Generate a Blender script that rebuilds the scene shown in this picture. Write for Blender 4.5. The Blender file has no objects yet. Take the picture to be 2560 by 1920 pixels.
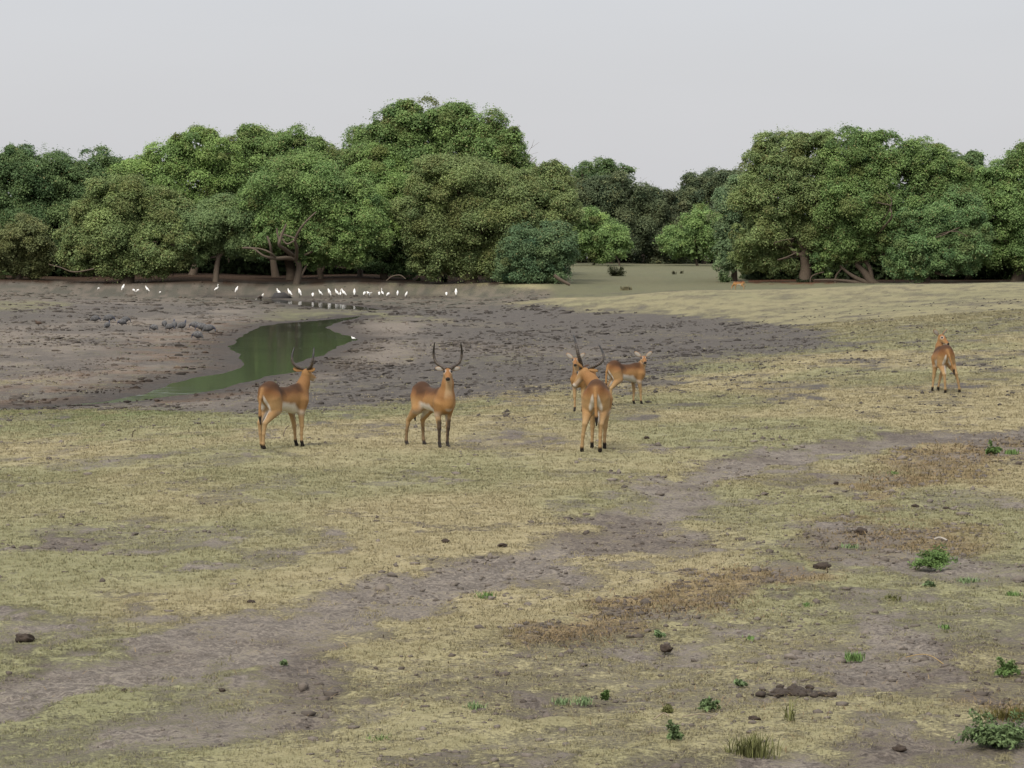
import bpy, math, random
import numpy as np
from mathutils import Vector, Matrix

R = math.radians
rng = np.random.default_rng(7)
random.seed(7)
scene = bpy.context.scene
COL = scene.collection

# ---------------------------------------------------------------- camera
F = 7260.0          # focal length in photo pixels (2560 wide)
CX, YH = 1280.0, 645.0
H = 3.05
cam_d = bpy.data.cameras.new('camera')
cam_d.sensor_fit = 'HORIZONTAL'
cam_d.sensor_width = 36.0
cam_d.lens = F / 2560.0 * 36.0
cam_d.shift_y = (YH - 960.0) / 2560.0
cam_d.clip_start = 0.5
cam_d.clip_end = 20000
cam = bpy.data.objects.new('camera', cam_d)
COL.objects.link(cam)
cam.location = (0, 0, H)
cam.rotation_euler = (R(90), 0, 0)
scene.camera = cam

# ---------------------------------------------------------------- overcast sky and soft sun
SUN_EL, SUN_AZ = 47.0, 203.0        # azimuth clockwise from +Y (the view direction): behind the camera, a little to the left
world = bpy.data.worlds.new('World')
scene.world = world
world.use_nodes = True
nt = world.node_tree
for n in list(nt.nodes):
    nt.nodes.remove(n)
wo = nt.nodes.new('ShaderNodeOutputWorld')
skyt = nt.nodes.new('ShaderNodeTexSky')
skyt.sky_type = 'NISHITA'
skyt.sun_disc = False
skyt.sun_elevation = R(SUN_EL)
skyt.sun_rotation = R(SUN_AZ)
skyt.air_density = 1.0
skyt.dust_density = 6.0
bg1 = nt.nodes.new('ShaderNodeBackground')
bg1.inputs['Strength'].default_value = 0.05
nt.links.new(skyt.outputs['Color'], bg1.inputs['Color'])
tc = nt.nodes.new('ShaderNodeTexCoord')
sep = nt.nodes.new('ShaderNodeSeparateXYZ')
nt.links.new(tc.outputs['Generated'], sep.inputs[0])
ramp = nt.nodes.new('ShaderNodeValToRGB')
ramp.color_ramp.elements[0].position = 0.0
ramp.color_ramp.elements[0].color = (0.60, 0.60, 0.615, 1)
ramp.color_ramp.elements[1].position = 0.10
ramp.color_ramp.elements[1].color = (0.565, 0.565, 0.59, 1)
e = ramp.color_ramp.elements.new(0.5)
e.color = (0.80, 0.80, 0.80, 1)
e = ramp.color_ramp.elements.new(1.0)
e.color = (1.15, 1.14, 1.12, 1)
nt.links.new(sep.outputs['Z'], ramp.inputs[0])
bg2 = nt.nodes.new('ShaderNodeBackground')
bg2.inputs['Strength'].default_value = 1.0
cloud = nt.nodes.new('ShaderNodeTexNoise')
cloud.inputs['Scale'].default_value = 5.0
cloud.inputs['Detail'].default_value = 4.0
cmap = nt.nodes.new('ShaderNodeMapping')
cmap.inputs['Scale'].default_value = (1.0, 1.0, 4.0)
nt.links.new(tc.outputs['Generated'], cmap.inputs[0])
nt.links.new(cmap.outputs[0], cloud.inputs['Vector'])
cmul = nt.nodes.new('ShaderNodeMath'); cmul.operation = 'MULTIPLY_ADD'
nt.links.new(cloud.outputs['Fac'], cmul.inputs[0]); cmul.inputs[1].default_value = .10; cmul.inputs[2].default_value = .955
csc = nt.nodes.new('ShaderNodeVectorMath'); csc.operation = 'SCALE'
nt.links.new(ramp.outputs['Color'], csc.inputs[0]); nt.links.new(cmul.outputs[0], csc.inputs['Scale'])
nt.links.new(csc.outputs[0], bg2.inputs['Color'])
addn = nt.nodes.new('ShaderNodeAddShader')
nt.links.new(bg1.outputs[0], addn.inputs[0])
nt.links.new(bg2.outputs[0], addn.inputs[1])
nt.links.new(addn.outputs[0], wo.inputs['Surface'])

sun_d = bpy.data.lights.new('sun', 'SUN')
sun_d.energy = 2.1
sun_d.angle = R(16)
sun_d.color = (1.0, 0.94, 0.84)
sun = bpy.data.objects.new('sun', sun_d)
COL.objects.link(sun)
_el, _az = R(SUN_EL), R(SUN_AZ)
sdir = Vector((math.sin(_az) * math.cos(_el), math.cos(_az) * math.cos(_el), math.sin(_el)))
sun.rotation_euler = (-sdir).to_track_quat('-Z', 'Y').to_euler()

scene.view_settings.view_transform = 'Standard'
scene.view_settings.look = 'None'
scene.view_settings.exposure = 0.0
scene.view_settings.gamma = 1.0
scene.view_settings.use_curve_mapping = False
scene.render.engine = 'CYCLES'
cy = scene.cycles
cy.max_bounces = 5
cy.diffuse_bounces = 3
cy.glossy_bounces = 2
cy.transmission_bounces = 3
cy.transparent_max_bounces = 4
cy.volume_bounces = 0
cy.caustics_reflective = False
cy.caustics_refractive = False
cy.sample_clamp_indirect = 4.0
scene.render.filter_size = 1.6

# ---------------------------------------------------------------- helpers
def sstep(a, b, x):
    t = np.clip((x - a) / (b - a), 0, 1)
    return t * t * (3 - 2 * t)

def _hash(ix, iy, seed):
    h = (ix.astype(np.int64) * 374761393 + iy.astype(np.int64) * 668265263 + seed * 974634777) & 0xFFFFFFFF
    h = ((h ^ (h >> 13)) * 1274126177) & 0xFFFFFFFF
    h = (h ^ (h >> 16)) & 0xFFFFFF
    return h / float(0xFFFFFF)

def vnoise(x, y, seed=0):
    x = np.asarray(x, float); y = np.asarray(y, float)
    ix = np.floor(x); iy = np.floor(y)
    fx = x - ix; fy = y - iy
    fx = fx * fx * fx * (fx * (fx * 6 - 15) + 10); fy = fy * fy * fy * (fy * (fy * 6 - 15) + 10)
    a = _hash(ix, iy, seed); b = _hash(ix + 1, iy, seed)
    c = _hash(ix, iy + 1, seed); d = _hash(ix + 1, iy + 1, seed)
    return (a * (1 - fx) + b * fx) * (1 - fy) + (c * (1 - fx) + d * fx) * fy

def fbm(x, y, oct=4, seed=0, gain=0.5):
    s = 0.0; a = 1.0; tot = 0.0
    for o in range(oct):
        s = s + a * vnoise(x * 2 ** o + 17.3 * o, y * 2 ** o - 9.1 * o, seed + o)
        tot += a; a *= gain
    return s / tot          # 0..1, mean .5

def mesh_from(name, verts, faces=None, quads=None, tris=None, smooth=False):
    """numpy mesh: quads (n,4) or tris (n,3)."""
    me = bpy.data.meshes.new(name)
    verts = np.asarray(verts, np.float32)
    f = quads if quads is not None else tris
    f = np.asarray(f, np.int32)
    k = f.shape[1]
    me.vertices.add(len(verts))
    me.vertices.foreach_set('co', verts.ravel())
    me.loops.add(f.size)
    me.loops.foreach_set('vertex_index', f.ravel())
    me.polygons.add(len(f))
    me.polygons.foreach_set('loop_start', np.arange(0, f.size, k, dtype=np.int32))
    me.polygons.foreach_set('loop_total', np.full(len(f), k, np.int32))
    if smooth:
        me.polygons.foreach_set('use_smooth', np.ones(len(f), bool))
    me.update(calc_edges=True)
    me.validate()
    return me

def set_col(me, name, rgba):
    at = me.attributes.new(name, 'FLOAT_COLOR', 'POINT')
    at.data.foreach_set('color', np.asarray(rgba, np.float32).ravel())

def link(name, me, mat=None, parent=None, loc=None):
    o = bpy.data.objects.new(name, me)
    COL.objects.link(o)
    if mat is not None and not me.materials:
        me.materials.append(mat)
    if parent is not None:
        o.parent = parent
    if loc is not None:
        o.location = loc
    return o

def tag(o, label=None, cat=None, group=None, kind=None):
    if label: o['label'] = label
    if cat: o['category'] = cat
    if group: o['group'] = group
    if kind: o['kind'] = kind
    return o

def empty(name, loc, rz=0.0):
    o = bpy.data.objects.new(name, None)
    COL.objects.link(o)
    o.empty_display_size = 0.2
    o.location = loc
    o.rotation_euler = (0, 0, rz)
    return o

def copy_tree(o, parent=None):
    c = o.copy()
    COL.objects.link(c)
    c.parent = parent
    for ch in o.children:
        copy_tree(ch, c)
    return c

def new_mat(name):
    m = bpy.data.materials.new(name)
    m.use_nodes = True
    t = m.node_tree
    for n in list(t.nodes):
        t.nodes.remove(n)
    out = t.nodes.new('ShaderNodeOutputMaterial')
    b = t.nodes.new('ShaderNodeBsdfPrincipled')
    t.links.new(b.outputs[0], out.inputs['Surface'])
    return m, t, b, out

def nmath(t, op, a, b=None, c=None, clamp=False):
    n = t.nodes.new('ShaderNodeMath'); n.operation = op; n.use_clamp = clamp
    for i, v in enumerate((a, b, c)):
        if v is None: continue
        if isinstance(v, (int, float)): n.inputs[i].default_value = v
        else: t.links.new(v, n.inputs[i])
    return n.outputs[0]

def nnoise(t, scale, detail=4, rough=0.55, vec=None):
    n = t.nodes.new('ShaderNodeTexNoise')
    n.inputs['Scale'].default_value = scale
    n.inputs['Detail'].default_value = detail
    n.inputs['Roughness'].default_value = rough
    if vec is not None: t.links.new(vec, n.inputs['Vector'])
    return n.outputs['Fac']

def nmix(t, fac, a, b, blend='MIX'):
    n = t.nodes.new('ShaderNodeMix'); n.data_type = 'RGBA'; n.blend_type = blend
    for sock, v in ((n.inputs[0], fac), (n.inputs[6], a), (n.inputs[7], b)):
        if isinstance(v, (int, float)): sock.default_value = v
        elif isinstance(v, tuple): sock.default_value = v
        else: t.links.new(v, sock)
    return n.outputs[2]

def simple_mat(name, col, rough=0.8, var=0.25, scale=12.0, bump=0.0, spec=0.3):
    m, t, b, out = new_mat(name)
    tcn = t.nodes.new('ShaderNodeTexCoord')
    nz = nnoise(t, scale, 5, 0.6, tcn.outputs['Object'])
    lo = tuple(c * (1 - var) for c in col) + (1,)
    hi = tuple(min(1, c * (1 + var)) for c in col) + (1,)
    t.links.new(nmix(t, nz, lo, hi), b.inputs['Base Color'])
    b.inputs['Roughness'].default_value = rough
    b.inputs['Specular IOR Level'].default_value = spec
    if bump:
        bn = t.nodes.new('ShaderNodeBump'); bn.inputs['Strength'].default_value = bump
        bn.inputs['Distance'].default_value = 0.03
        t.links.new(nz, bn.inputs['Height']); t.links.new(bn.outputs[0], b.inputs['Normal'])
    return m

def attr_mat(name, attr='col', rough=0.85, spec=0.2, var=0.2, scale=40.0, transl=0.0):
    """base colour from a colour attribute with fine procedural mottling"""
    m, t, b, out = new_mat(name)
    a = t.nodes.new('ShaderNodeAttribute'); a.attribute_name = attr
    tcn = t.nodes.new('ShaderNodeTexCoord')
    nz = nnoise(t, scale, 3, 0.6, tcn.outputs['Object'])
    k = nmath(t, 'MULTIPLY_ADD', nz, 2 * var, 1 - var)
    sc = t.nodes.new('ShaderNodeVectorMath'); sc.operation = 'SCALE'
    t.links.new(a.outputs['Color'], sc.inputs[0]); t.links.new(k, sc.inputs['Scale'])
    t.links.new(sc.outputs[0], b.inputs['Base Color'])
    b.inputs['Roughness'].default_value = rough
    b.inputs['Specular IOR Level'].default_value = spec
    if transl > 0:
        tr = t.nodes.new('ShaderNodeBsdfTranslucent')
        t.links.new(sc.outputs[0], tr.inputs['Color'])
        mx = t.nodes.new('ShaderNodeMixShader'); mx.inputs[0].default_value = transl
        t.links.new(b.outputs[0], mx.inputs[1]); t.links.new(tr.outputs[0], mx.inputs[2])
        t.links.new(mx.outputs[0], out.inputs['Surface'])
    return m

# ---------------------------------------------------------------- terrain
WATER_Z = -0.5

def P(px, py, D):
    return np.array([(px - CX) * D / F, D, H - (py - YH) * D / F])

_cp = []
for pxs in (-700, 500, 1280, 2060, 3200):
    for D in (8, 17, 30):
        _cp.append((pxs, D, 0.0))
for D, row in {
    47: ((-700, -.05), (500, 0), (1280, 0), (2060, .03), (3200, .1)),
    62: ((-700, -.3), (0, -.30), (640, -.13), (1280, -.08), (2350, .2), (3200, .25)),
    85: ((-700, -.42), (0, -.43), (800, -.4), (1280, -.3), (1800, 0), (2560, .5), (3200, .6)),
    120: ((-700, -.2), (0, -.25), (400, -.42), (900, -.45), (1280, -.42), (1800, -.1), (2560, .8), (3200, .9)),
    160: ((-700, 0), (0, -.1), (400, -.35), (900, -.4), (1280, -.35), (1700, .2), (2200, .8), (2560, 1.2), (3200, 1.3)),
    190: ((-700, .1), (0, 0), (400, -.3), (900, -.4), (1280, -.1), (1400, .2), (1700, .88), (2200, 1.3), (2560, 1.48), (3200, 1.6)),
    230: ((-700, .2), (0, .05), (400, -.4), (700, -.45), (1000, -.42), (1280, -.2), (1500, -.1), (1700, .2), (2200, .5), (2560, .7), (3200, .8)),
    266: ((-700, .4), (0, .2), (300, -.2), (540, -.42), (700, -.46), (1000, -.45), (1140, -.4), (1280, -.1), (1500, .2), (1700, .4), (2200, .6), (2560, .7), (3200, .8)),
    290: ((-700, .95), (0, .95), (500, .85), (900, .8), (1280, .75), (1500, .6), (1700, .6), (2200, .75), (2560, .8), (3200, .9)),
    340: ((-700, 1.6), (700, 1.6), (1280, 1.5), (1500, 1.55), (1700, 1.5), (2200, 1.5), (3200, 1.6)),
    400: ((-700, 2.2), (700, 2.2), (1500, 2.3), (2200, 2.2), (3200, 2.2)),
    600: ((-700, 2.4), (1280, 2.4), (3200, 2.4)),
    1200: ((-700, 2.4), (1280, 2.4), (3200, 2.4)),
    4000: ((-700, 2.4), (1280, 2.4), (3200, 2.4)),
}.items():
    for px, z in row:
        _cp.append((px, D, z))
_cp = np.array(_cp, float)
_ca = np.stack([(_cp[:, 0] - CX) / F * 14.0, np.log(_cp[:, 1]) * 3.0], 1)

def _tk(r2):
    r = np.sqrt(r2)
    return r          # biharmonic-like linear kernel, stable
_n = len(_cp)
_K = _tk(((_ca[:, None] - _ca[None]) ** 2).sum(-1) + 0.04)
_A = np.zeros((_n + 1, _n + 1)); _A[:_n, :_n] = _K; _A[:_n, _n] = 1; _A[_n, :_n] = 1
_w = np.linalg.solve(_A, np.concatenate([_cp[:, 2], [0]]))

def base_h(X, Y):
    X = np.asarray(X, float); Y = np.asarray(Y, float)
    Yc = np.clip(Y, 8, 4000)
    a = np.clip(X / np.maximum(Yc, 12), -0.27, 0.27) * 14.0
    b = np.log(Yc) * 3.0
    out = np.full(X.shape, _w[_n])
    for i in range(_n):
        out = out + _w[i] * np.sqrt((a - _ca[i, 0]) ** 2 + (b - _ca[i, 1]) ** 2 + 0.04)
    return np.clip(out, -0.455, 2.6)

_pool1 = [(921, 789), (902, 793), (846, 805), (817, 819), (841, 830), (881, 841), (902, 849), (881, 855), (843, 868), (827, 884),
          (794, 894), (751, 906), (744, 910), (775, 920), (766, 928), (714, 936), (662, 942), (634, 953), (587, 964), (559, 972), (492, 984),
          (420, 994), (347, 1003), (260, 1009), (139, 1018), (0, 1025), (-250, 1032), (-250, 1030), (0, 1022.5), (139, 1015), (260, 1004),
          (347, 985), (420, 958), (492, 942), (564, 932), (594, 920), (600, 900), (588, 886), (560, 872), (588, 854), (606, 838),
          (628, 824), (655, 815), (705, 808), (775, 803), (846, 797), (893, 790)]
_pool2 = [(530, 740), (600, 742), (700, 750), (800, 757), (850, 761), (900, 766), (950, 774), (945, 776), (880, 774), (820, 772),
          (770, 766), (720, 759), (640, 750), (560, 744), (530, 742)]
def _poly_world(pts):
    out = []
    for px, py in pts:
        D = (H - WATER_Z) * F / (py - YH)
        out.append(((px - CX) * D / F, D))
    return np.array(out)
POOLS = [_poly_world(_pool1), _poly_world(_pool2)]

def poly_sd(poly, X, Y):
    """signed distance, negative inside"""
    d2 = np.full(X.shape, 1e12); ins = np.zeros(X.shape, bool)
    n = len(poly)
    for i in range(n):
        x1, y1 = poly[i]; x2, y2 = poly[(i + 1) % n]
        ex, ey = x2 - x1, y2 - y1
        t = np.clip(((X - x1) * ex + (Y - y1) * ey) / (ex * ex + ey * ey + 1e-12), 0, 1)
        d2 = np.minimum(d2, (X - x1 - t * ex) ** 2 + (Y - y1 - t * ey) ** 2)
        c = (y1 > Y) != (y2 > Y)
        xi = x1 + (Y - y1) * ex / (ey if ey != 0 else 1e-12)
        ins ^= c & (X < xi)
    d = np.sqrt(d2)
    return np.where(ins, -d, d)

def pool_sd(X, Y):
    X = np.asarray(X, float); Y = np.asarray(Y, float)
    out = np.full(X.shape, 60.0)
    m = (Y > 60) & (Y < 300) & (X > -60) & (X < 20)
    if m.any():
        wob = 0.5 * (fbm(X[m] * 0.9, Y[m] * 0.35, 3, 91) - 0.5)
        d = np.minimum(poly_sd(POOLS[0], X[m], Y[m]), poly_sd(POOLS[1], X[m], Y[m]))
        out[m] = d + wob
    return out

def terrain(X, Y, sd=None):
    b = base_h(X, Y)
    s = pool_sd(X, Y) if sd is None else sd
    up = sstep(0, 7.0, s)
    zo = WATER_Z + 0.012 + np.clip(s, 0, 1) * 0.03 + (b - WATER_Z - 0.04) * up
    zi = WATER_Z + 0.012 - 0.35 * sstep(0, 2.5, -s) - 0.02 * sstep(0, .15, -s)
    return np.where(s > 0, zo, zi)

def th(x, y):
    return float(terrain(np.array([x]), np.array([y]))[0])

def ground_at(px, py, dmin=10.0, dmax=600.0):
    """world point where the ground is seen at that place of the photograph"""
    D = np.exp(np.linspace(math.log(dmin), math.log(dmax), 6000))
    X = (px - CX) * D / F
    zr = H - (py - YH) * D / F
    zt = terrain(X, D)
    hit = np.nonzero(zt >= zr)[0]
    i = hit[0] if len(hit) else len(D) - 1
    return Vector((X[i], D[i], zt[i]))
# ---------------------------------------------------------------- ground cover maps (world positions, patches placed where they lie on the plain)
def proj(X, Y, Z):
    Yc = np.maximum(Y, 6.0)
    return CX + F * X / Yc, YH + F * (H - Z) / Yc

def stroke(px, py, pts, soft=0.5):
    """soft brush: pts (x, y, rx_vertical); returns 0..1"""
    best = np.zeros(px.shape)
    for (x1, y1, r1), (x2, y2, r2) in zip(pts[:-1], pts[1:]):
        ex, ey = x2 - x1, (y2 - y1)
        t = np.clip(((px - x1) * ex + (py - y1) * ey) / (ex * ex + ey * ey + 1e-9), 0, 1)
        r = r1 + (r2 - r1) * t
        # vertical distance counts full, horizontal a fifth of it
        d = np.sqrt(((px - x1 - t * ex) * 0.25) ** 2 + (py - y1 - t * ey) ** 2) / r
        best = np.maximum(best, 1 - sstep(1 - soft, 1 + soft, d))
    return best

def blob(px, py, x, y, rx, ry, soft=0.6):
    d = np.sqrt(((px - x) / rx) ** 2 + ((py - y) / ry) ** 2)
    return 1 - sstep(1 - soft, 1 + soft, d)

def mixc(a, b, t):
    return a * (1 - t[:, None]) + b * t[:, None]

C = lambda *v: np.array(v, float)
G_TAN = C(.335, .288, .168)
G_GRN = C(.222, .228, .120)
G_LUSH = C(.095, .135, .045)
G_STRAW = C(.265, .195, .105)
S_TRACK = C(.192, .168, .145)
S_TRACKD = C(.122, .102, .087)
S_MUD = C(.097, .087, .079)
S_PALE = C(.198, .170, .142)
S_WET = C(.045, .037, .032)
S_LITTER = C(.050, .030, .020)  # brown leaf litter, its colour darkened for the shade under low crowns

def cover(X, Y, Z, sd):
    """-> soil rgb, grass rgb, cover 0..1"""
    px, py = proj(X, Y, Z)
    n1 = fbm(X * 0.35, Y * 0.16, 4, 1)
    n2 = fbm(X * 1.1, Y * 0.55, 4, 2)
    n3 = fbm(X * 0.10 + 5, Y * 0.05, 3, 3)
    wx = px + (fbm(X * .5, Y * .2, 3, 11) - .5) * 160
    n4 = fbm(X * 3.0, Y * 2.0, 3, 12)
    wy = py + (n2 - .5) * np.clip((py - 640) * 0.11, 3, 90) + (n1 - .5) * np.clip((py - 640) * 0.035, 2, 30) + (n4 - .5) * np.clip((py - 640) * 0.07, 2, 60)
    # ---- grass
    grass = mixc(np.broadcast_to(G_TAN, (len(X), 3)), G_GRN, sstep(.40, .66, fbm(X * .22, Y * .10, 4, 21)) * .70)
    grass = mixc(grass, G_GRN, .75 * stroke(wx, wy, [(-200, 1065, 42), (200, 1062, 40), (520, 1050, 30), (800, 1035, 20), (1200, 1010, 12)]))
    grass = mixc(grass, G_GRN, .6 * stroke(wx, wy, [(1700, 900, 30), (2000, 850, 30), (1750, 800, 16), (1100, 770, 14)]))
    grass = mixc(grass, C(.104, .106, .064), .9 * sstep(225, 240, Y) * sstep(1330, 1400, px))  # tree shade on the meadow in the gap, put into a darker grass colour
    grass = mixc(grass, G_LUSH, .8 * (1 - sstep(.5, 3.0, sd)) * sstep(.5, .62, fbm(X * .25, Y * .1, 3, 77)) * sstep(880, 960, py))
    grass = mixc(grass, G_LUSH, .5 * stroke(wx, wy, [(20, 1035, 7), (260, 1030, 7), (420, 1018, 9), (600, 1000, 10)]))
    grass = mixc(grass, G_GRN, .35 * sstep(1450, 1750, py))
    straw = np.maximum.reduce([
        stroke(wx, wy, [(2560, 1110, 30), (2350, 1160, 32), (2200, 1220, 24)]),
        stroke(wx, wy, [(2120, 1330, 40), (2300, 1350, 44)]),
        stroke(wx, wy, [(1560, 1530, 22), (1750, 1480, 26), (2000, 1420, 26)]),
        stroke(wx, wy, [(1380, 1600, 24), (1560, 1560, 20)]),
        stroke(wx, wy, [(2480, 1740, 24), (2600, 1800, 30)])])
    grass = mixc(grass, C(.225, .206, .118), .8 * sstep(80, 130, Y) * sstep(225, 215, Y) * sstep(1100, 1400, px))
    grass = mixc(grass, G_STRAW, .8 * straw)
    grass = mixc(grass, C(.135, .135, .078), .75 * sstep(75, 100, Y) * sstep(1150, 800, px))
    # ---- soil
    soil = mixc(np.broadcast_to(S_TRACK, (len(X), 3)), S_TRACKD, sstep(.45, .62, fbm(X * .8, Y * .45, 4, 31)) * .7)
    far = sstep(1120, 1000, py)
    soil = mixc(soil, S_MUD, far)
    mudr = np.maximum.reduce([
        stroke(wx, wy, [(1000, 775, 14), (1300, 790, 26), (1700, 815, 26), (1950, 830, 18)]),
        stroke(wx, wy, [(900, 840, 44), (1300, 850, 60), (1700, 865, 40), (1980, 850, 24)], .8),
        stroke(wx, wy, [(880, 930, 50), (1200, 930, 50), (1550, 915, 36)], .8),
        stroke(wx, wy, [(560, 1010, 26), (850, 990, 30), (1100, 975, 22), (1500, 930, 24)], .9)])
    pale_r = np.maximum(stroke(wx, wy, [(830, 838, 14), (960, 820, 22), (920, 880, 34), (790, 930, 16), (640, 968, 10)]),
                        .32 * stroke(wx, wy, [(1000, 860, 26), (1300, 878, 15), (1480, 880, 10)]))
    soil = mixc(soil, S_PALE, pale_r * .85)
    # left bank of the pond
    lb = sstep(1035, 1005, py) * sstep(900, 560, px + (sd < 30) * 0) * sstep(705, 735, py)
    leftbank = sstep(760, 560, px + 1.2 * (wy - py)) * sstep(700, 712, py) * sstep(1034, 1018, py)
    pale_l = leftbank * (.35 + .65 * sstep(.35, .62, n1))
    pale_l = pale_l * (1 - .75 * stroke(wx, wy, [(-100, 800, 26), (250, 782, 22), (480, 775, 14)]))
    soil = mixc(soil, S_PALE, pale_l * .85 * (1 - .55 * sstep(.5, .62, fbm(X * .9, Y * .5, 4, 71))))
    soil = mixc(soil, C(.17, .105, .062), .5 * leftbank * sstep(6, 1.5, sd) * sstep(.45, .6, n2))
    # farther shore with the egrets
    shore = stroke(px, py, [(-100, 728, 20), (300, 728, 22), (700, 738, 34), (1150, 740, 34), (1330, 735, 14)]) * (Y > 150)
    soil = mixc(soil, mixc(np.broadcast_to(C(.135, .115, .092), (len(X), 3)), C(.080, .076, .060), sstep(.42, .62, fbm(X * 1.6, Y * .9, 4, 73))), shore * .9)
    soil = mixc(soil, S_WET * 1.4, stroke(px, py, [(760, 743, 4), (900, 742, 4), (1140, 743, 3)]))
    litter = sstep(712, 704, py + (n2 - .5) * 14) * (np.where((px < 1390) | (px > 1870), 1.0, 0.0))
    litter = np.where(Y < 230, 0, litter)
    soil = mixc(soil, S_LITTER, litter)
    soil = mixc(soil, C(.16, .07, .035), .6 * stroke(px, py, [(1760, 700, 8), (1960, 700, 16), (2060, 705, 10)]) * (Y > 225))
    soil = mixc(soil, S_WET, .85 * (1 - sstep(.0, 1.6 + 3.0 * n1, sd)))
    # ---- vehicle track and bare ground
    tr = np.maximum.reduce([
        stroke(wx, wy, [(2700, 1075, 14), (2250, 1105, 16), (1950, 1140, 20), (1800, 1175, 24), (1660, 1250, 33), (1490, 1350, 38), (1260, 1430, 40), (960, 1510, 46), (640, 1590, 58), (300, 1675, 48), (-80, 1745, 62)])])
    tr2 = np.maximum.reduce([
        .55 * stroke(wx, wy, [(2600, 1130, 10), (2150, 1180, 22), (1850, 1290, 26), (1600, 1420, 30), (1350, 1510, 30)]),
        stroke(wx, wy, [(2700, 1590, 60), (2300, 1600, 60), (1900, 1610, 50), (1500, 1650, 62), (1150, 1690, 66), (900, 1740, 40)]),
        stroke(wx, wy, [(2650, 1700, 46), (2250, 1710, 40), (1850, 1735, 30), (1450, 1740, 34), (1250, 1720, 20)]),
        stroke(wx, wy, [(900, 1790, 30), (600, 1810, 44), (250, 1850, 56), (-50, 1880, 60)]),
        .8 * stroke(wx, wy, [(1950, 1905, 22), (2300, 1890, 26), (2650, 1890, 30)]),
        .7 * stroke(wx, wy, [(1250, 1860, 20), (1500, 1830, 30), (1750, 1800, 18)]),
        .75 * stroke(wx, wy, [(2300, 1510, 14), (2560, 1500, 24)]),
        .6 * stroke(wx, wy, [(2100, 1390, 22), (2450, 1420, 26), (2620, 1420, 26)]),
        .55 * stroke(wx, wy, [(2440, 1250, 16), (2650, 1290, 18)])])
    patches = np.maximum.reduce([blob(wx, wy, x, y, a, b) for x, y, a, b in (
        (195, 1368, 80, 15), (780, 1372, 90, 13), (60, 1380, 60, 8), (350, 1480, 70, 14), (150, 1562, 90, 14), (390, 1540, 60, 18),
        (520, 1410, 60, 9), (910, 1288, 60, 6), (1150, 1195, 70, 6), (1060, 1305, 80, 6), (420, 1600, 120, 12), (140, 1145, 40, 5),
        (380, 1133, 40, 4), (640, 1085, 22, 6), (925, 1078, 34, 6), (2430, 978, 36, 6), (2000, 990, 50, 4), (1620, 1115, 30, 8), (1380, 1093, 50, 6),
        (2150, 905, 60, 4), (2400, 895, 60, 4))])
    thin = sstep(1350, 1750, py) * .11 + sstep(1400, 2200, px) * sstep(1150, 1500, py) * .12
    spots = sstep(.60, .72, fbm(X * 1.6, Y * .8, 4, 41)) * .42 + sstep(.60, .70, fbm(X * .5 + 3, Y * .25, 4, 43)) * .40
    spots = spots * (.30 + .70 * sstep(190, 70, Y))
    streak = fbm((py + .24 * px) * .050, px * .0030, 4, 47)
    cov = .97 - thin - spots - .84 * tr - .32 * tr2 + .50 * (streak - .5) * sstep(1180, 1450, py) - .66 * patches - .22 * straw
    cov = cov - .80 * np.maximum(mudr, pale_r * .95)
    cov = np.where((py < 1015) & (Y < 250), cov - .08 - .25 * sstep(.45, .62, n2), cov)
    cov = cov - leftbank * (.72 - .55 * stroke(wx, wy, [(-200, 770, 22), (100, 760, 16)]) - .35 * sstep(.55, .68, n1) * sstep(900, 960, py))
    cov = cov - shore * .75 * (px < 1400) - litter * .9
    cov = np.where(sd < 1.0, cov - 1.0 * (1 - sstep(.3, 1.4, sd) * .9), cov)
    cov = cov + .3 * (1 - sstep(1.0, 5.0, sd)) * stroke(wx, wy, [(-100, 1040, 10), (420, 1020, 10), (620, 1000, 12)])
    tr = np.maximum(tr, tr2 * .6)
    return soil, grass, np.clip(cov, 0, 1), tr, straw, np.clip(mudr + pale_r + leftbank + .8 * shore, 0, 1)

def micro(X, Y, cov, tr, mud):
    """small relief of the ground in metres"""
    z = .05 * (fbm(X * .45, Y * .45, 3, 51) - .5)
    rough = (1 - cov)
    z = z + rough * (.045 * (fbm(X * 2.2, Y * 2.2, 4, 53) - .5) * 2)
    z = z + rough * (.020 * (fbm(X * 7, Y * 7, 2, 57) - .5) + .012 * (fbm(X * 14, Y * 14, 2, 58) - .5)) * 2 * sstep(70, 40, Y)
    z = z + mud * .05 * (fbm(X * .9, Y * .9, 4, 55) - .5) * 2
    z = z - .05 * tr
    z = z * (.2 + .8 * sstep(200, 80, Y))
    return z

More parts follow.
